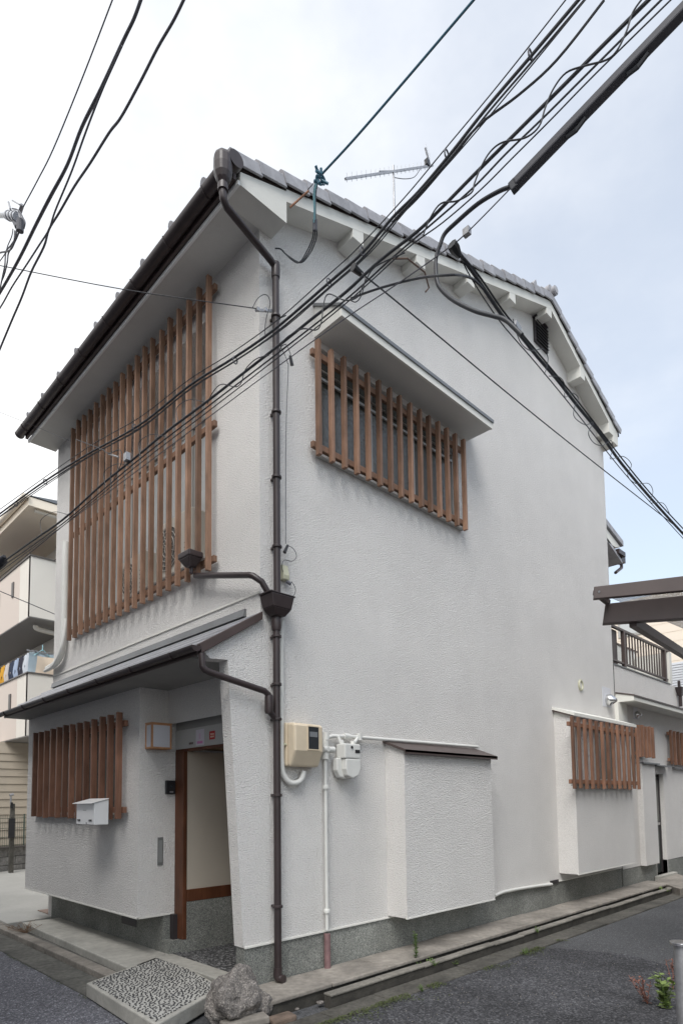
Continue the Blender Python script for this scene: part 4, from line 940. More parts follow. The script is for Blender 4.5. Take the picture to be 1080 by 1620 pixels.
# drying rack with laundry on the lower balcony
RK=empty('drying_pole',tuple((nx+.35,ny+.4,4.6))); tag(RK,'thin laundry pole with brackets above the lower balcony rail','laundry pole')
zr=5.15
MB().tube([(nx+.25,ny+.25,zr),(nx+.25,ny+7,zr)],.015,8).build('pole',M['steel'],RK); MB().tube([(nx+.55,ny+.25,zr),(nx+.55,ny+7,zr)],.015,8).build('pole',M['steel'],RK)
for yy in (ny+.3,ny+3.5,ny+6.8): MB().beam((nx+.06,yy,4.5),(nx+.06,yy,zr+.02),.03,.03).beam((nx+.06,yy,zr),(nx+.7,yy,zr-.02),.025,.025).build('pole_bracket',M['steel'],RK)
def cloth(name,label,cat,col,x,y0,y1,z0,z1,grp=None,sleeves=False,along='y'):
    n=10; mb=MB(); th=.012
    for side in (0,1):
        base=len(mb.v)
        for i in range(n+1):
            for j in range(6):
                u=i/n; v=j/5
                wob=.03*math.sin(u*9+v*3+x*7)*(1-v*.3)+.02*math.sin(v*5+u*2)
                pos=y0+(y1-y0)*u+(.06*(.5-u)*(v if not sleeves else 0)); 
                zz_=z0+(z1-z0)*v
                mb.v.append(Vector((x+wob+side*th,pos,zz_)) if along=='y' else Vector((pos,x+wob+side*th,zz_)))
        for i in range(n):
            for j in range(5):
                a=base+i*6+j; f=(a,a+6,a+7,a+1); mb.f.append(f if side else f[::-1])
    if sleeves:
        w_=(y1-y0)
        for s,yy in ((-1,y0),(1,y1)):
            a=[(x-.02,yy,z1-.02),(x+.02,yy,z1-.02),(x+.02,yy+s*w_*.35,z1-.28),(x-.02,yy+s*w_*.35,z1-.28),(x-.02,yy,z1-.24),(x+.02,yy,z1-.24),(x+.02,yy+s*w_*.2,z1-.38),(x-.02,yy+s*w_*.2,z1-.38)]
            mb.add(a,[(0,1,2,3),(4,7,6,5),(0,3,7,4),(1,5,6,2),(2,6,7,3)])
    o=mb.build(name,mat('cloth_'+cat,col,.9),None,smooth=True); tag(o,label,cat,grp); return o
cx=nx+.22
cloth('towel','cream towel with folds hanging at the corner of the lower balcony','towel',(.75,.62,.48),ny+.12,nx+.2,nx+.85,4.42,5.0,along='x')
cloth('towel','pale blue towel hanging behind the cream towel on the balcony','towel',(.48,.58,.64),ny+.35,nx+.1,nx+.75,4.6,5.13,along='x')
cols=[('shirt','white shirt on the balcony laundry pole nearest its corner',(.55,.58,.62)),('shirt','black shirt hanging beside the white shirt on the laundry pole',(.03,.03,.045)),('shirt','light blue shirt in the middle of the balcony laundry pole',(.35,.42,.55)),('shirt','dark navy shirt hanging between light blue and white garments',(.03,.04,.07)),('shirt','white garment hanging beside the orange shirt on the balcony',(.55,.50,.47)),('shirt','bright orange-yellow shirt on the balcony laundry pole',(.62,.32,.03)),('shirt','black garment left of the orange-yellow shirt on the balcony',(.025,.025,.035)),('shirt','pale blue garment at the far left end of the laundry pole',(.45,.52,.6))]
for k,(n_,lb,c_l) in enumerate(cols):
    y_=ny+.62+k*.37; cloth(n_,lb,n_,c_l,cx,y_,y_+.33,4.40+.05*(k%3),5.16,'laundry on the lower balcony',True)
hg=at(68,1020,'y',ny+.3); MB_=MB().tube([hg,(hg.x,hg.y,hg.z-.16)],.012,6).tube([(hg.x-.2,hg.y,hg.z-.3),(hg.x,hg.y,hg.z-.12),(hg.x+.2,hg.y,hg.z-.3)],.012,6); tag(MB_.build('clothes_hanger',M['teal_l']),'turquoise plastic hanger hook above the balcony laundry','hanger')
# ================================================================ GROUND THINGS
# mosaic platform
P=[at(137,1555,'z',0),at(262,1509,'z',0),at(352,1562,'z',0),at(247,1622,'z',0)]
P=[Vector((p.x,p.y,0)) for p in P]
MP=empty('pebble_mosaic_step',(P[0]+P[2])/2); tag(MP,'broad entrance step paved with black pebbles in white mortar','step')
mb=MB(); mb.add([(p.x,p.y,-.115) for p in P]+[(p.x,p.y,0) for p in P],[(0,1,2,3),(7,6,5,4),(4,5,1,0),(5,6,2,1),(6,7,3,2),(7,4,0,3)]); mb.build('slab',M['concrete'],MP,bevel=.01)
c0=(P[0]+P[1]+P[2]+P[3])/4
inn=[p+(c0-p)*.075 for p in P]
mb=MB(); mb.add([(p.x,p.y,.0015) for p in inn],[(3,2,1,0)]); mb.build('mortar_bed',M['mortar'],MP)
pm=MB(); pts=[]
rng=random.Random(3)
tries=0
while len(pts)<1150 and tries<40000:
    tries+=1
    u,v=rng.random(),rng.random()
    p=(inn[0]*(1-u)+inn[1]*u)*(1-v)+(inn[3]*(1-u)+inn[2]*u)*v
    if all((p-q).length_squared>.027**2 for q in pts): pts.append(p)
for p in pts:
    a=rng.gauss(.6,.5); L_=rng.uniform(.012,.0185); W_=rng.uniform(.0055,.008); base=len(pm.v); n=6
    for (s,h) in ((1,0.001),(.8,.006),):
        for k in range(n):
            t=2*math.pi*k/n; x=L_*s*math.cos(t); y=W_*s*math.sin(t)
            pm.v.append(Vector((p.x+x*math.cos(a)-y*math.sin(a),p.y+x*math.sin(a)+y*math.cos(a),h)))
    for k in range(n): k2=(k+1)%n; pm.f.append((base+k,base+k2,base+n+k2,base+n+k))
    pm.f.append(tuple(base+n+k for k in range(n)))
o=pm.build('pebbles',M['pebble'],MP,smooth=True); o['kind']='stuff'
# boulders
def rock(name,c,r,seed,label,material=None,sq=(1,1,1),sub=4,rz=0):
    import bmesh
    bm=bmesh.new(); bmesh.ops.create_icosphere(bm,subdivisions=sub,radius=1)
    cut=[(Vector((noise.noise((seed+i,0,0)),noise.noise((seed+i,5,0)),noise.noise((seed+i,9,0)))).normalized(),.62+.2*((i*37+seed)%5)/5) for i in range(9)]
    for v in bm.verts:
        d=v.co.normalized(); s=1+.32*noise.noise(d*1.3+Vector((seed,0,0)))
        p=d*s
        for n_,dd in cut:
            e=p.dot(n_)-dd
            if e>0: p-=n_*e*.85
        p+=d*(.10*noise.noise(d*4+Vector((seed,3,0)))+.035*noise.noise(d*8+Vector((seed,7,0)))+.02*noise.noise(d*20+Vector((seed,1,0)))+.012*noise.noise(d*42))
        v.co=Vector((p.x*sq[0]*r,p.y*sq[1]*r,p.z*sq[2]*r))
    me=bpy.data.meshes.new(name); bm.to_mesh(me); bm.free(); me.materials.append(material or M['stone'])
    for p in me.polygons:p.use_smooth=True
    o=bpy.data.objects.new(name,me); COL.objects.link(o); o.location=c; o.rotation_euler=(0,0,rz); tag(o,label,'rock'); return o
rock('boulder',(-.45,-.28,.06),.225,11,'large rough grey boulder at the corner of the pebble step',sq=(1.05,.8,.86),sub=5,rz=.4)
rock('boulder',(-.27,-.36,-.03),.085,4,'small rounded stone leaning against the large boulder',sq=(1,.9,1.1))
tag(MB().beam((-.66,-.42,-.075),(-.34,-.52,-.065),.13,.055).build('broken_brick',M['ledge'],bevel=.012),'flat broken slab wedged under the large boulder','stone slab')
tag(MB().beam((-.72,-.42,-.105),(-.50,-.62,-.10),.10,.05).build('broken_brick',M['kerb'],bevel=.012),'narrow broken slab lying lowest beside the pebble step','stone slab')
tag(MB().beam((-.32,-.52,-.11),(-.12,-.55,-.10),.13,.05).build('broken_brick',M['brick'],bevel=.015),'reddish earthy brick piece right of the boulder base','brick')
for i,(px,py,r) in enumerate(((458,1592,.022),(507,1586,.028),(470,1596,.015),(596,1556,.012))):
    p=at(px,py,'z',-.10); o=rock('pebble_stone',(p.x,p.y,-.10),r,20+i,['pale stone chip lying in the gutter near the boulder','flat brown stone chip in the gutter right of the pale chip','tiny grey stone chip beside the pale gutter chip','tiny grey chip at the foot of the kerb'][i],sq=(1.3,1,.6),sub=2)
# moss and weeds along the gutter
def leaf(mb,p,d,L_,W_):
    d=Vector(d).normalized(); s=d.cross(Vector((0,0,1))); s=s.normalized() if s.length>.01 else Vector((1,0,0))
    p=Vector(p); a=p; b=p+d*L_*.5+s*W_; c=p+d*L_; e=p+d*L_*.5-s*W_
    b.z+=L_*.05; e.z+=L_*.05
    mb.add([a,b,c,e],[(0,1,2,3)])
def grow(name,material,label,cat,base,h,n,L_,W_,spread,seed,stalks=3,kind=None,stalkmat=None):
    rg=random.Random(seed); T=empty(name,base); tag(T,label,cat)
    st=MB(); lf=MB(); base=Vector(base)
    for s in range(stalks):
        a=rg.uniform(0,6.28); tip=base+Vector((math.cos(a)*spread*rg.random(),math.sin(a)*spread*rg.random(),h*rg.uniform(.6,1)))
        mid=base.lerp(tip,.5)+Vector((rg.uniform(-.01,.01),rg.uniform(-.01,.01),0))
        path=smooth_path([base,mid,tip],4); st.tube(path,.0025,4,cap=False)
        for k in range(n//stalks):
            t=rg.uniform(.1,1); q=path[min(int(t*len(path)),len(path)-1)]; a=rg.uniform(0,6.28)
            leaf(lf,q,(math.cos(a),math.sin(a),rg.uniform(-.1,.9)),L_*rg.uniform(.6,1.2),W_*rg.uniform(.7,1.2))
    st.build('stem',stalkmat or M['leaf'],T); o=lf.build('leaves',material,T); o['kind']='stuff'; return T
p=at(646,1512,'z',0); grow('tall_weed',M['leaf'],'tall feathery green weed growing from the ledge under the side bay','weed',(p.x,-.40,-.01),.24,160,.035,.006,.03,5,5)
p=at(672,1532,'z',-.1); grow('low_weed',M['leaf'],'low sprawling weed in the gutter right of the tall weed','weed',(p.x,p.y,-.1),.09,60,.03,.005,.12,6,8)
for i_,(wx,wy,lb) in enumerate(((1.02,-.87,'small green tuft in the gutter nearest the boulder'),(1.55,-.60,'tiny weed in the kerb joint just left of the tall weed'),(2.75,-.86,'thin grassy tuft at the asphalt edge below the blank side wall'),(3.5,-.60,'sparse weed in the kerb joint below the drain hose'))):
    grow('low_weed',M['leaf'],lb,'weed',(wx,wy,-.11 if wy<-.7 else -.05),.06,36,.028,.004,.07,30+i_,7)
p=at(720,1525,'z',-.11); grow('low_weed',M['leaf'],'short grassy tuft at the asphalt edge farthest along the gutter','weed',(p.x,p.y,-.11),.05,50,.03,.003,.15,7,8)
p=at(1046,1413,'z',-.1); grow('low_weed',M['leafg'],'small green weed at the foot of the loose doorstep','weed',(p.x,p.y,-.11),.10,70,.04,.014,.18,8,8)
p=at(42,1480,'z',-.09); grow('dry_twigs',M['dry'],'tangled dry brown twigs lying on the front kerb','dry plant',(p.x,p.y,-.06),.12,130,.07,.003,.26,9,18,stalkmat=M['dry'])
p=at(1052,1596,'z',GL); grow('bright_weed',M['leafg'],'bright lime green leafy weed beside the grey post','weed',(p.x,p.y,GL),.27,120,.065,.026,.10,10,9)
p=at(1036,1590,'z',GL); grow('red_weed',M['redl'],'reddish withered weed left of the lime green weed','weed',(p.x-.02,p.y+.05,GL),.24,60,.04,.012,.15,12,8,stalkmat=M['redl'])
p=at(1064,1566,'z',GL); grow('red_weed',M['redl'],'red leaved weed stem close behind the grey post','weed',(p.x,p.y,GL),.26,40,.035,.010,.07,13,4,stalkmat=M['redl'])
ms=MB(); rg=random.Random(5)
for _ in range(5200):
    t=rg.random(); x=-.3+t*3.9; y=-.80-abs(rg.gauss(0,.05+.05*math.sin(x*5)**2)); 
    if noise.noise((x*2.2,y*3,1))<-.05: continue
    a=rg.uniform(0,6.28); leaf(ms,(x,y,GL+.012),(math.cos(a),math.sin(a),rg.uniform(.1,.9)),rg.uniform(.008,.022),.004)
o=ms.build('moss_strip',M['moss']); tag(o,kind='stuff')
ms=MB()
for _ in range(900):
    y=rg.uniform(-.5,4); x=-.99-abs(rg.gauss(0,.02)); 
    if noise.noise((x*2,y*2.5,4))<.0: continue
    a=rg.uniform(0,6.28); leaf(ms,(x,y,GL+.003),(math.cos(a),math.sin(a),rg.uniform(.1,.7)),rg.uniform(.006,.016),.003)
o=ms.build('moss_edge',M['moss']); tag(o,kind='stuff')
# grit on the asphalt
gr=MB()
for _ in range(500):
    x=rg.uniform(-1,4.5); y=-.9-abs(rg.gauss(0,.9)); r=rg.uniform(.002,.006); a=rg.uniform(0,3)
    gr.add([(x-r,y,GL+.004),(x,y-r*.8,GL+.004),(x+r,y+.3*r,GL+.004),(x,y+r,GL+.004),(x,y,GL+.004+r)],[(0,1,4),(1,2,4),(2,3,4),(3,0,4)])
o=gr.build('loose_grit',M['ledge']); tag(o,kind='stuff')
ms=MB()
for _ in range(900):
    x=1.25+rg.gauss(0,.16); y=-2.75+rg.gauss(0,.12); a=rg.uniform(0,6.28); leaf(ms,(x,y,GL+.003),(math.cos(a),math.sin(a),rg.uniform(.0,.5)),rg.uniform(.008,.03),.004)
o=ms.build('leaf_litter',M['dry']); tag(o,kind='stuff')
# weathered post at lower right
pt=CAM+ray(1076,1491).normalized()*3.95
PO=empty('metal_post',(pt.x,pt.y,GL)); tag(PO,'grey weathered steel post with flat round cap at the lower right','post')
MB().tube([(pt.x,pt.y,GL),(pt.x,pt.y,pt.z-.01)],.037,20).build('shaft',M['steel'],PO,smooth=True)
MB().tube([(pt.x,pt.y,pt.z-.012),(pt.x,pt.y,pt.z+.004)],.055,24).build('cap',M['chrome'],PO,bevel=.002)
# ================================================================ OVERHEAD CABLES
ANG=R_(96)
def bpl(pts,off=0,x0=-.6): return [onp(x,y,(x0+off,0),ANG) for x,y in pts]
def extend(P,a=6,b=3):
    P=[Vector(p) for p in P]; s=(P[0]-P[1]).normalized(); e=(P[-1]-P[-2]).normalized(); return [P[0]+s*a]+P+[P[-1]+e*b]
def run(mb,P,r,n=6,sub=5,ext=(5,2)):
    S=smooth_path(P,sub); S=extend(S,*ext) if ext else S; mb.tube(S,r,n); return mb
b1=[(0,813),(60,769),(133,722),(220,673),(300,610),(370,566),(433,522),(517,450),(573,400),(620,345),(660,305),(710,246),(770,170),(840,88),(910,5)]
B1=empty('cable_bundle',onp(573,400,(-.6,0),ANG)); tag(B1,'upper lashed bundle of black utility cables running diagonally before the house','cable bundle','utility cable bundles')
def cab(parent,P,r,material=M['cable'],n=6,sub=5,ext=(30,9),name='cable'):
    return run(MB(),P,r,n,sub,ext).build(name,material,parent,smooth=True)
cab(B1,bpl(b1),.009,n=8)
cab(B1,[p+Vector((.01,0,-.022)) for p in bpl(b1)],.006)
cab(B1,bpl([(0,806),(133,712),(220,661),(300,600),(370,556),(443,503),(517,437),(565,393),(640,312),(700,240),(775,150),(835,75),(890,5)]),.0038)
cab(B1,bpl([(0,818),(133,728),(220,680),(300,617),(433,531),(520,457),(585,400),(640,335),(715,252),(780,176),(850,92),(925,0)]),.0038)
cab(B1,bpl([(620,352),(700,265),(755,200),(820,150),(880,95),(955,0)],-.02),.007,ext=None)
for q in ((26,797),(72,762),(213,676),(372,570),(520,447),(573,398),(706,244),(838,86)):
    c=onp(q[0],q[1],(-.6,0),ANG); d=Vector((.1,-1,.05)).normalized(); MB().tube([c+Vector((0,0,.0))+Vector((math.cos(t)*.02,0,math.sin(t)*.028)) for t in [2*math.pi*k/10 for k in range(11)]],.005,5,cap=False).build('cable_tie',M['cable2'],B1)
b2=[(0,893),(50,857),(100,822),(160,768),(213,725),(265,682),(320,641),(370,602),(443,545),(490,507),(547,462),(600,413),(660,366),(695,332),(745,281),(790,236),(850,176),(905,121),(950,75),(1025,0)]
B2=empty('cable_bundle',onp(547,460,(-.6,0),ANG)); tag(B2,'lower black cable bundle with a thin wire spiralling loosely around it','cable bundle','utility cable bundles')
cab(B2,bpl(b2,-.03),.0095,n=8)
cab(B2,bpl([(0,899),(100,828),(213,733),(320,650),(443,556),(547,474),(620,408),(690,348),(750,295),(800,243),(860,185),(920,125),(980,65),(1045,0)],-.03),.0055)
cab(B2,bpl([(100,832),(213,740),(320,658),(443,563),(547,480),(640,396),(700,352),(760,300),(810,250),(870,190),(940,118),(1060,0)],-.03),.004)
cab(B2,bpl([(300,600),(370,560),(440,510)],.0),.004,ext=None) if False else None
sp=[(1015,-2),(1000,20),(990,50),(975,80),(958,95),(925,104),(895,115),(875,140),(862,170),(852,200),(830,218),(795,225),(775,240),(760,265),(750,290),(745,305),(722,318),(697,322),(680,345),(668,375)]
cab(B2,bpl(sp,-.05),.0045,ext=None,name='spiral_wire')
sp=[(640,400),(612,412),(590,425),(575,450),(565,470),(545,475),(520,465),(512,480),(508,510),(500,522),(480,520),(462,528),(448,540),(442,556)]
cab(B2,bpl(sp,-.05),.004,ext=None,name='spiral_wire')
sp=[(425,562),(405,568),(388,585),(382,605),(372,612),(350,608),(336,622),(328,640)]
cab(B2,bpl(sp,-.05),.0035,ext=None,name='spiral_wire')
for ox,oy in ((300,650),(240,705),(85,828),(185,752)):
    cab(B2,bpl([(ox-18,oy+16),(ox-20,oy-5),(ox,oy-18),(ox+22,oy-14)],-.05),.003,ext=None,name='spiral_wire')
# insulator and clamp on bundle 2
c=onp(4,887,(-.63,0),ANG); MB().tube([c+Vector((0,-.08,.03)),c+Vector((0,-.02,0)),c+Vector((0,.05,-.03)),c+Vector((0,.12,-.07))],.035,12,rs=[.02,.055,.05,.02]).build('splice_closure',M['cable'],B2,smooth=True)
c=onp(201,724,(-.65,0),ANG); MB().box(c.x-.02,c.x+.02,c.y-.03,c.y+.03,c.z-.03,c.z+.04).build('cable_clamp',M['steel'],B2); MB().tube([onp(172,718,(-.65,0),ANG),onp(188,723,(-.65,0),ANG)],.008,6).build('clamp_arm',M['steel'],B2)
cab(B2,[onp(x,y,(-.66,0),ANG) for x,y in ((120,695),(160,710),(172,717),(190,712),(193,728),(185,750),(176,765),(175,748))],.004,ext=None,name='drop_wire')
# messenger wire with duct and thick looping cable
MS=empty('duct_cable',onp(812,293,(-.6,0),ANG)); tag(MS,'thick grey cable duct ending in a wide hanging black loop at upper right','cable duct')
cab(MS,bpl([(0,905),(150,795),(353,643),(443,577),(547,503),(627,450),(701,398),(738,368),(806,299)],-.01),.0035,material=M['cable2'],name='messenger_wire',ext=(5,0.01))
d0,d1=bpl([(815,292),(1120,-25)]); dd_=(d1-d0).normalized()
DU=MB().beam(d0,d1+dd_*1,.052,.045).build('duct',mat('dark_duct_plastic',(.055,.055,.065),.6),MS,bevel=.008)
k=0
LN_=(d1-d0).length
for t in (.3,.62): 
    q=d0+(d1-d0)*t; MB().tube([q+Vector((0,0,-.03)),q+dd_*.05+Vector((0,0,-.045)),q+dd_*.1+Vector((0,0,-.03))],.012,6).build('duct_lug',M['cable'],MS)
MB().beam(d0-dd_*.03,d0+dd_*.01,.04,.06).build('duct_end_clamp',M['cable'],MS,bevel=.006)
cab(MS,bpl([(810,295),(790,302),(756,322),(720,353),(703,370),(696,387),(690,405),(689,425),(692,449),(702,463),(720,477),(751,492),(780,500),(800,507),(825,530)],0),.0115,n=10,ext=None,name='looping_cable')
c=onp(738,367,(-.6,0),ANG); MB().box(c.x-.015,c.x+.015,c.y-.02,c.y+.02,c.z-.02,c.z+.02).build('wire_clamp',M['steel'],MS)
# the cable that leaves along the alley: in the vertical plane y=-1.55.. where the duct line meets it
j0=onp(720,390,(-.6,0),ANG); YA=j0.y
AL=empty('alley_cable',j0); tag(AL,'black overhead cable with curling lashing wire running off to the lower right','cable')
def ap(pts,o=0): return [at(x,y,'y',YA+o) for x,y in pts]
cab(AL,ap([(722,395),(751,436),(771,466),(796,502),(822,530),(849,564),(880,600),(911,640),(950,688),(982,733),(1030,790),(1080,845)]),.011,n=8,ext=(.01,12))
cab(AL,ap([(722,395),(757,436),(800,498),(852,560),(914,636),(985,728),(1032,785),(1083,840)],-.01),.006,ext=(.01,12))
cab(AL,ap([(724,397),(745,440),(790,508),(845,572),(905,645),(978,738),(1028,795),(1078,850)],.01),.004,ext=(.01,12))
q0=ap([(714,386),(727,406)]); MB().tube([q0[0],q0[0].lerp(q0[1],.4),q0[1]],.02,8,rs=[.03,.032,.014]).build('strain_clamp',M['dark'],AL,smooth=True)
cab(AL,ap([(811,505),(816,525),(825,545),(840,555),(858,552),(866,565),(864,582),(860,592)],-.02),.0028,ext=None,name='lashing_wire')
lp=[(868,595),(885,597),(893,610),(893,628),(905,622),(914,630),(908,645),(908,660),(925,672),(938,668),(930,685),(938,700),(952,705),(966,697),(968,712),(965,726),(985,722),(998,735),(992,752),(1005,765),(1025,765),(1032,778),(1028,795),(1048,796),(1058,812)]
cab(AL,ap(lp,-.02),.0028,ext=None,name='lashing_wire')
c=ap([(818,519)])[0]; MB().beam(c+Vector((-.03,0,.02)),c+Vector((.03,0,.0)),.02,.04).build('splice_bracket',M['steel'],AL)
HC=cab(None,[onp(555,472,(-.63,0),ANG),onp(600,456,(-.62,0),ANG),onp(662,440,(-.6,0),ANG),*ap([(711,435),(735,437),(752,445),(775,470)])],.007,ext=None,name='link_cable'); tag(HC,'thin black cable arching from the lower bundle to the alley cable','cable')
# service wire along the alley
k0=onp(566,428,(-.6,0),ANG); YS=k0.y
SW=empty('service_wire',k0); tag(SW,'straight thin black service wire sloping across the tall side wall','wire')
cab(SW,[at(x,y,'y',YS) for x,y in ((560,424),(600,455),(684,524),(822,638),(947,738),(1080,842))],.0055,ext=(.01,10))
q=[at(x,y,'y',YS) for x,y in ((558,422),(572,434))]; MB().tube([q[0],q[1]],.02,8,rs=[.026,.018]).build('wedge_clamp',M['dark'],SW)
cab(SW,[onp(x,y,(-.63,0),ANG) for x,y in ((572,432),(577,440),(575,455),(570,470),(562,478),(553,474))],.0035,ext=None,name='tail')
# wire crossing the facade to the corner bracket
FW=empty('facade_wire',(0,.05,5.93)); tag(FW,'thin wire from the left edge fixed to a steel bracket at the house corner','wire')
fa=at(405,488,'y',-.12); fb=onp(0,420,(-1.55,0),R_(92))
cab(FW,[fb,fb.lerp(fa,.5)+Vector((0,0,-.03)),fa],.004,ext=(4,.01))
MB().beam(at(405,491,'y',-.12),at(436,492,'y',-.04),.02,.02).build('bracket_arm',M['steel'],FW); 
for q in ((408,490),(420,491)): c=at(*q,'y',-.13); MB().box(c.x-.012,c.x+.012,c.y-.01,c.y+.01,c.z-.01,c.z+.02).build('wire_grip',M['steel'],FW)
cab(FW,[at(x,y,'y',-.11) for x,y in ((400,486),(408,472),(418,466),(425,470),(427,483),(422,500),(419,520),(420,535))],.0035,ext=None,name='tail')
cab(FW,[at(x,y,'y',-.07) for x,y in ((436,492),(438,500),(442,503),(452,499))],.006,ext=None,name='tail')
# drop wire down the side wall to the junction box
DW=empty('drop_wire',at(452,872,'y',-.07)); tag(DW,'thin drop wire with two black clamps hanging down to the junction box','wire')
dp=onp(444,549,(-.63,0),ANG)
cab(DW,[dp,onp(452,545,(-.62,0),ANG),at(458,556,'y',-.5),at(460,563,'y',-.3)],.003,ext=None)
cab(DW,[dp,at(452,565,'y',-.35),at(455,575,'y',-.2),at(456,583,'y',-.12),at(453,660,'y',-.1),at(452,740,'y',-.08),at(452,860,'y',-.06)],.003,ext=None)
for (a,b) in (((459,563),(462,578)),((455,863),(450,874))):
    q0=at(*a,'y',-.2 if a[1]<600 else -.06); q1=at(*b,'y',-.2 if a[1]<600 else -.06); MB().tube([q0,q1],.014,8,rs=[.012,.016]).build('wire_clamp',M['dark'],DW)
cab(DW,[at(x,y,'y',-.05) for x,y in ((455,863),(464,868),(469,880),(462,888),(450,886),(446,895),(448,905))],.0028,ext=None)
cab(DW,[at(x,y,'y',-.05) for x,y in ((461,920),(467,930),(466,940),(460,945))],.0028,ext=None)
# blue-green service drop at the gable corner
BS=empty('teal_service_drop',at(505,280,'y',-.5)); tag(BS,'teal service cable with a clump of blue insulators at the gable corner','cable')
e0=at(507,277,'y',-.55); far=CAM+ray(748,0)*4.6
b_mid=[e0,e0.lerp(far,.25)+Vector((0,0,-.02)),e0.lerp(far,.6)+Vector((0,0,-.015)),far]
cab(BS,b_mid,.008,material=M['teal'],ext=(.01,4)); cab(BS,[p+Vector((.012,0,.008)) for p in b_mid],.006,material=M['cable'],ext=(.01,4))
rg=random.Random(2)
for k in range(9):
    c=at(505+rg.uniform(-9,9),277+rg.uniform(-10,12),'y',-.55+rg.uniform(-.03,.03)); d=Vector((rg.uniform(-1,1),rg.uniform(-1,1),rg.uniform(-1,1))).normalized()*.035
    MB().tube([c-d,c+d],.012,7).build('insulator',M['teal'],BS,smooth=True)
for k in range(3):
    c=at(503+k*3,275,'y',-.55); cab(BS,[c,c+Vector((.04,0,-.03)),c+Vector((.02,0,-.09)),c+Vector((-.03,0,-.05))],.006,material=M['teal'],ext=None,name='tail')
cab(BS,[at(487,300,'y',-.32),e0],.004,material=M['cable2'],ext=None,name='strain_wire')
MB().tube([at(459,328,'y',-.22),at(488,302,'y',-.32)],.009,8).build('strain_rod',M['rust'],BS)
for k,dx in enumerate((-4,0,3)):
    cab(BS,[at(502+dx*.6,284,'y',-.52),at(498+dx*.5,305,'y',-.45),at(498+dx*.3,330,'y',-.4),at(498+dx*.4,352,'y',-.35)],.006,material=M['teal_l'] if k<2 else M['cable2'],ext=None,name='teal_lead')
MB().tube([at(498,348,'y',-.35),at(498,365,'y',-.33)],.022,10).build('sleeve',M['cable2'],BS)
for k in range(3):
    cab(BS,[at(496+k*2.6,362,'y',-.33),at(494+k*3.,378,'y',-.28),at(485+k*3.4,398,'y',-.2),at(475+k*2.5,414-k*.3,'y',-.15),at(466+k*2,414,'y',-.12),at(452,402,'y',-.08),at(444,394,'y',-.05),at(435,393,'y',-.02)],.006,ext=None,name='service_cable')
# ---- left-hand cables
XL=-1.75
def lp_(pts,o=0): return [at(x,y,'x',XL+o) for x,y in pts]
LB=empty('cable_bundle',lp_([(100,270)])[0]); tag(LB,'group of three thick grey cables crossing the upper left sky','cable bundle','utility cable bundles')
cab(LB,lp_([(224,-3),(212,30),(195,65),(160,140),(130,200),(107,260),(80,310),(57,355),(30,410),(0,463),(-30,510)]),.0095,material=M['cable2'],n=8,ext=(9,25))
cab(LB,[p+Vector((.02,0,.006)) for p in lp_([(218,-3),(206,30),(190,65),(156,140),(126,200),(103,260),(77,310),(54,355),(27,410),(-3,463),(-33,510)])],.006,material=M['cable2'],ext=(9,25))
cab(LB,lp_([(192,75),(165,135),(145,185),(132,220),(113,273),(88,333),(78,363),(63,387),(43,418),(20,453),(0,488),(-30,530)],-.01),.006,material=M['cable2'],ext=(.01,25))
cab(LB,lp_([(293,-5),(275,32),(250,75),(222,130),(192,185),(173,210),(143,258),(118,295),(95,335),(78,363),(70,390),(50,430),(35,470),(20,505),(0,553),(-15,590)],.01),.0075,material=M['cable2'],n=8,ext=(9,25))
LW=cab(None,lp_([(180,-5),(130,125),(85,235),(60,285),(38,326)],.05),.0045,material=M['cable2'],ext=(3,.01),name='guy_wire'); tag(LW,'single thin wire running down to the insulator fitting at far left','wire')
IN=empty('insulator_fitting',lp_([(20,343)])[0]); tag(IN,'steel arm with insulator and wire tails at the left edge of the picture','insulator')
a=lp_([(-60,340),(12,341)],.05); MB().tube(a,.02,10).build('arm',M['steel'],IN,smooth=True)
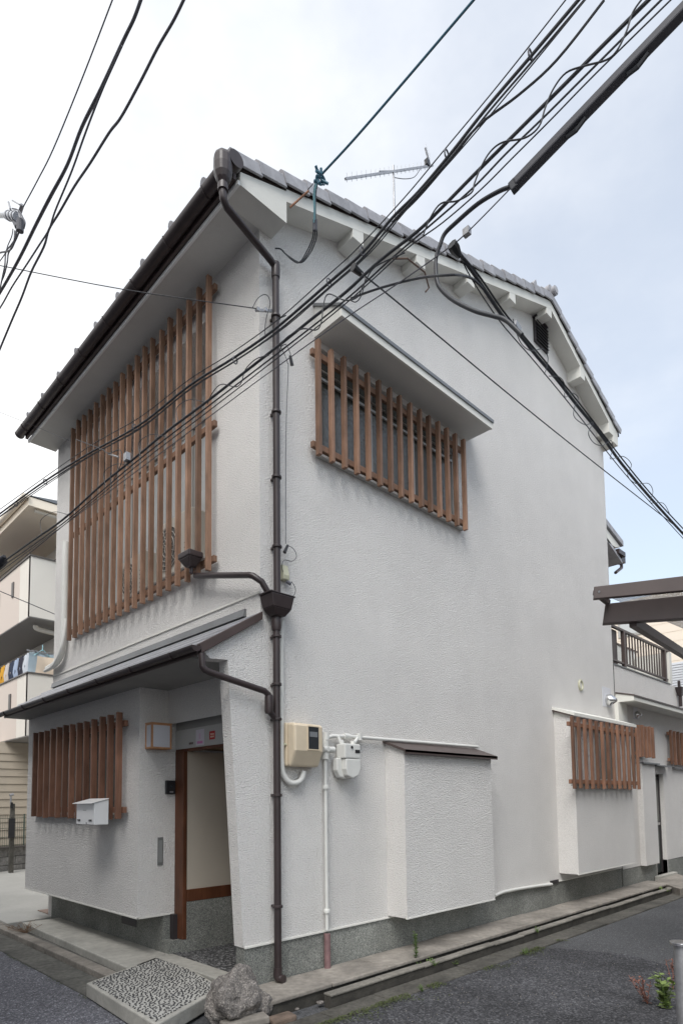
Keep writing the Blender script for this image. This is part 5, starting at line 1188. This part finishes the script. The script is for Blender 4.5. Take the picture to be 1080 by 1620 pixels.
a=lp_([(12,341),(28,343)],.05); MB().tube(a,.034,14).build('insulator_body',M['whites'],IN,smooth=True)
for k in range(3):
    q=a[0].lerp(a[1],.2+.3*k); q2=a[0].lerp(a[1],.28+.3*k); MB().tube([q,q2],.04,14).build('insulator_rib',M['steel'],IN,smooth=True)
a=lp_([(36,324),(32,336),(34,348)],.05); MB().tube(a,.015,8).build('clevis',M['steel'],IN)
a=lp_([(20,317),(32,324)],.05); MB().tube(a,.007,6).build('pin',M['steel'],IN); a=lp_([(14,320),(17,331)],.05); MB().tube(a,.009,6).build('pin',M['steel'],IN)
cab(IN,lp_([(20,330),(30,333),(37,345),(40,352),(38,362)],.03),.006,material=M['cable2'],ext=None,name='tail')
a=lp_([(33,348),(32,366)],.05); MB().tube(a,.028,10).build('cable_grip',M['cable2'],IN)
a=lp_([(22,347),(28,360)],.05); MB().tube(a,.02,10).build('cable_grip',M['cable2'],IN)
cab(IN,lp_([(21,362),(19,374),(13,388),(8,402),(-5,420)],.05),.004,material=M['cable2'],ext=None,name='wire')
cab(IN,lp_([(27,362),(25,376),(18,388),(10,398),(8,420),(4,440),(0,460)],.05),.006,material=M['cable2'],ext=None,name='wire')
cab(IN,lp_([(31,366),(24,382),(16,396),(0,400),(-20,408)],.05),.007,material=M['cable2'],ext=None,name='wire')
cab(IN,lp_([(24,365),(22,385),(14,400),(12,415),(8,432),(3,445)],.05),.006,material=M['cable2'],ext=None,name='wire')
# faint thin wires at the left
T1=cab(None,[onp(0,652,(-1.0,0),R_(92)),at(60,676,'x',-.5),at(112,698,'x',-.2)],.0022,material=M['cable2'],ext=(3,.01),name='thin_wire'); tag(T1,'faint thin wire passing just below the left end of the eaves','wire')
T2=cab(None,[at(0,935,'y',8.0),at(88,972,'y',8.0)],.008,material=M['cable2'],ext=(1,2),name='thin_wire'); tag(T2,'thin dark wire crossing in front of the neighbour upper balcony','wire')
T3=cab(None,[at(0,852+4,'y',9.0),at(90,780,'y',9.0)],.004,material=M['cable2'],ext=(1,.5),name='thin_wire') if False else None
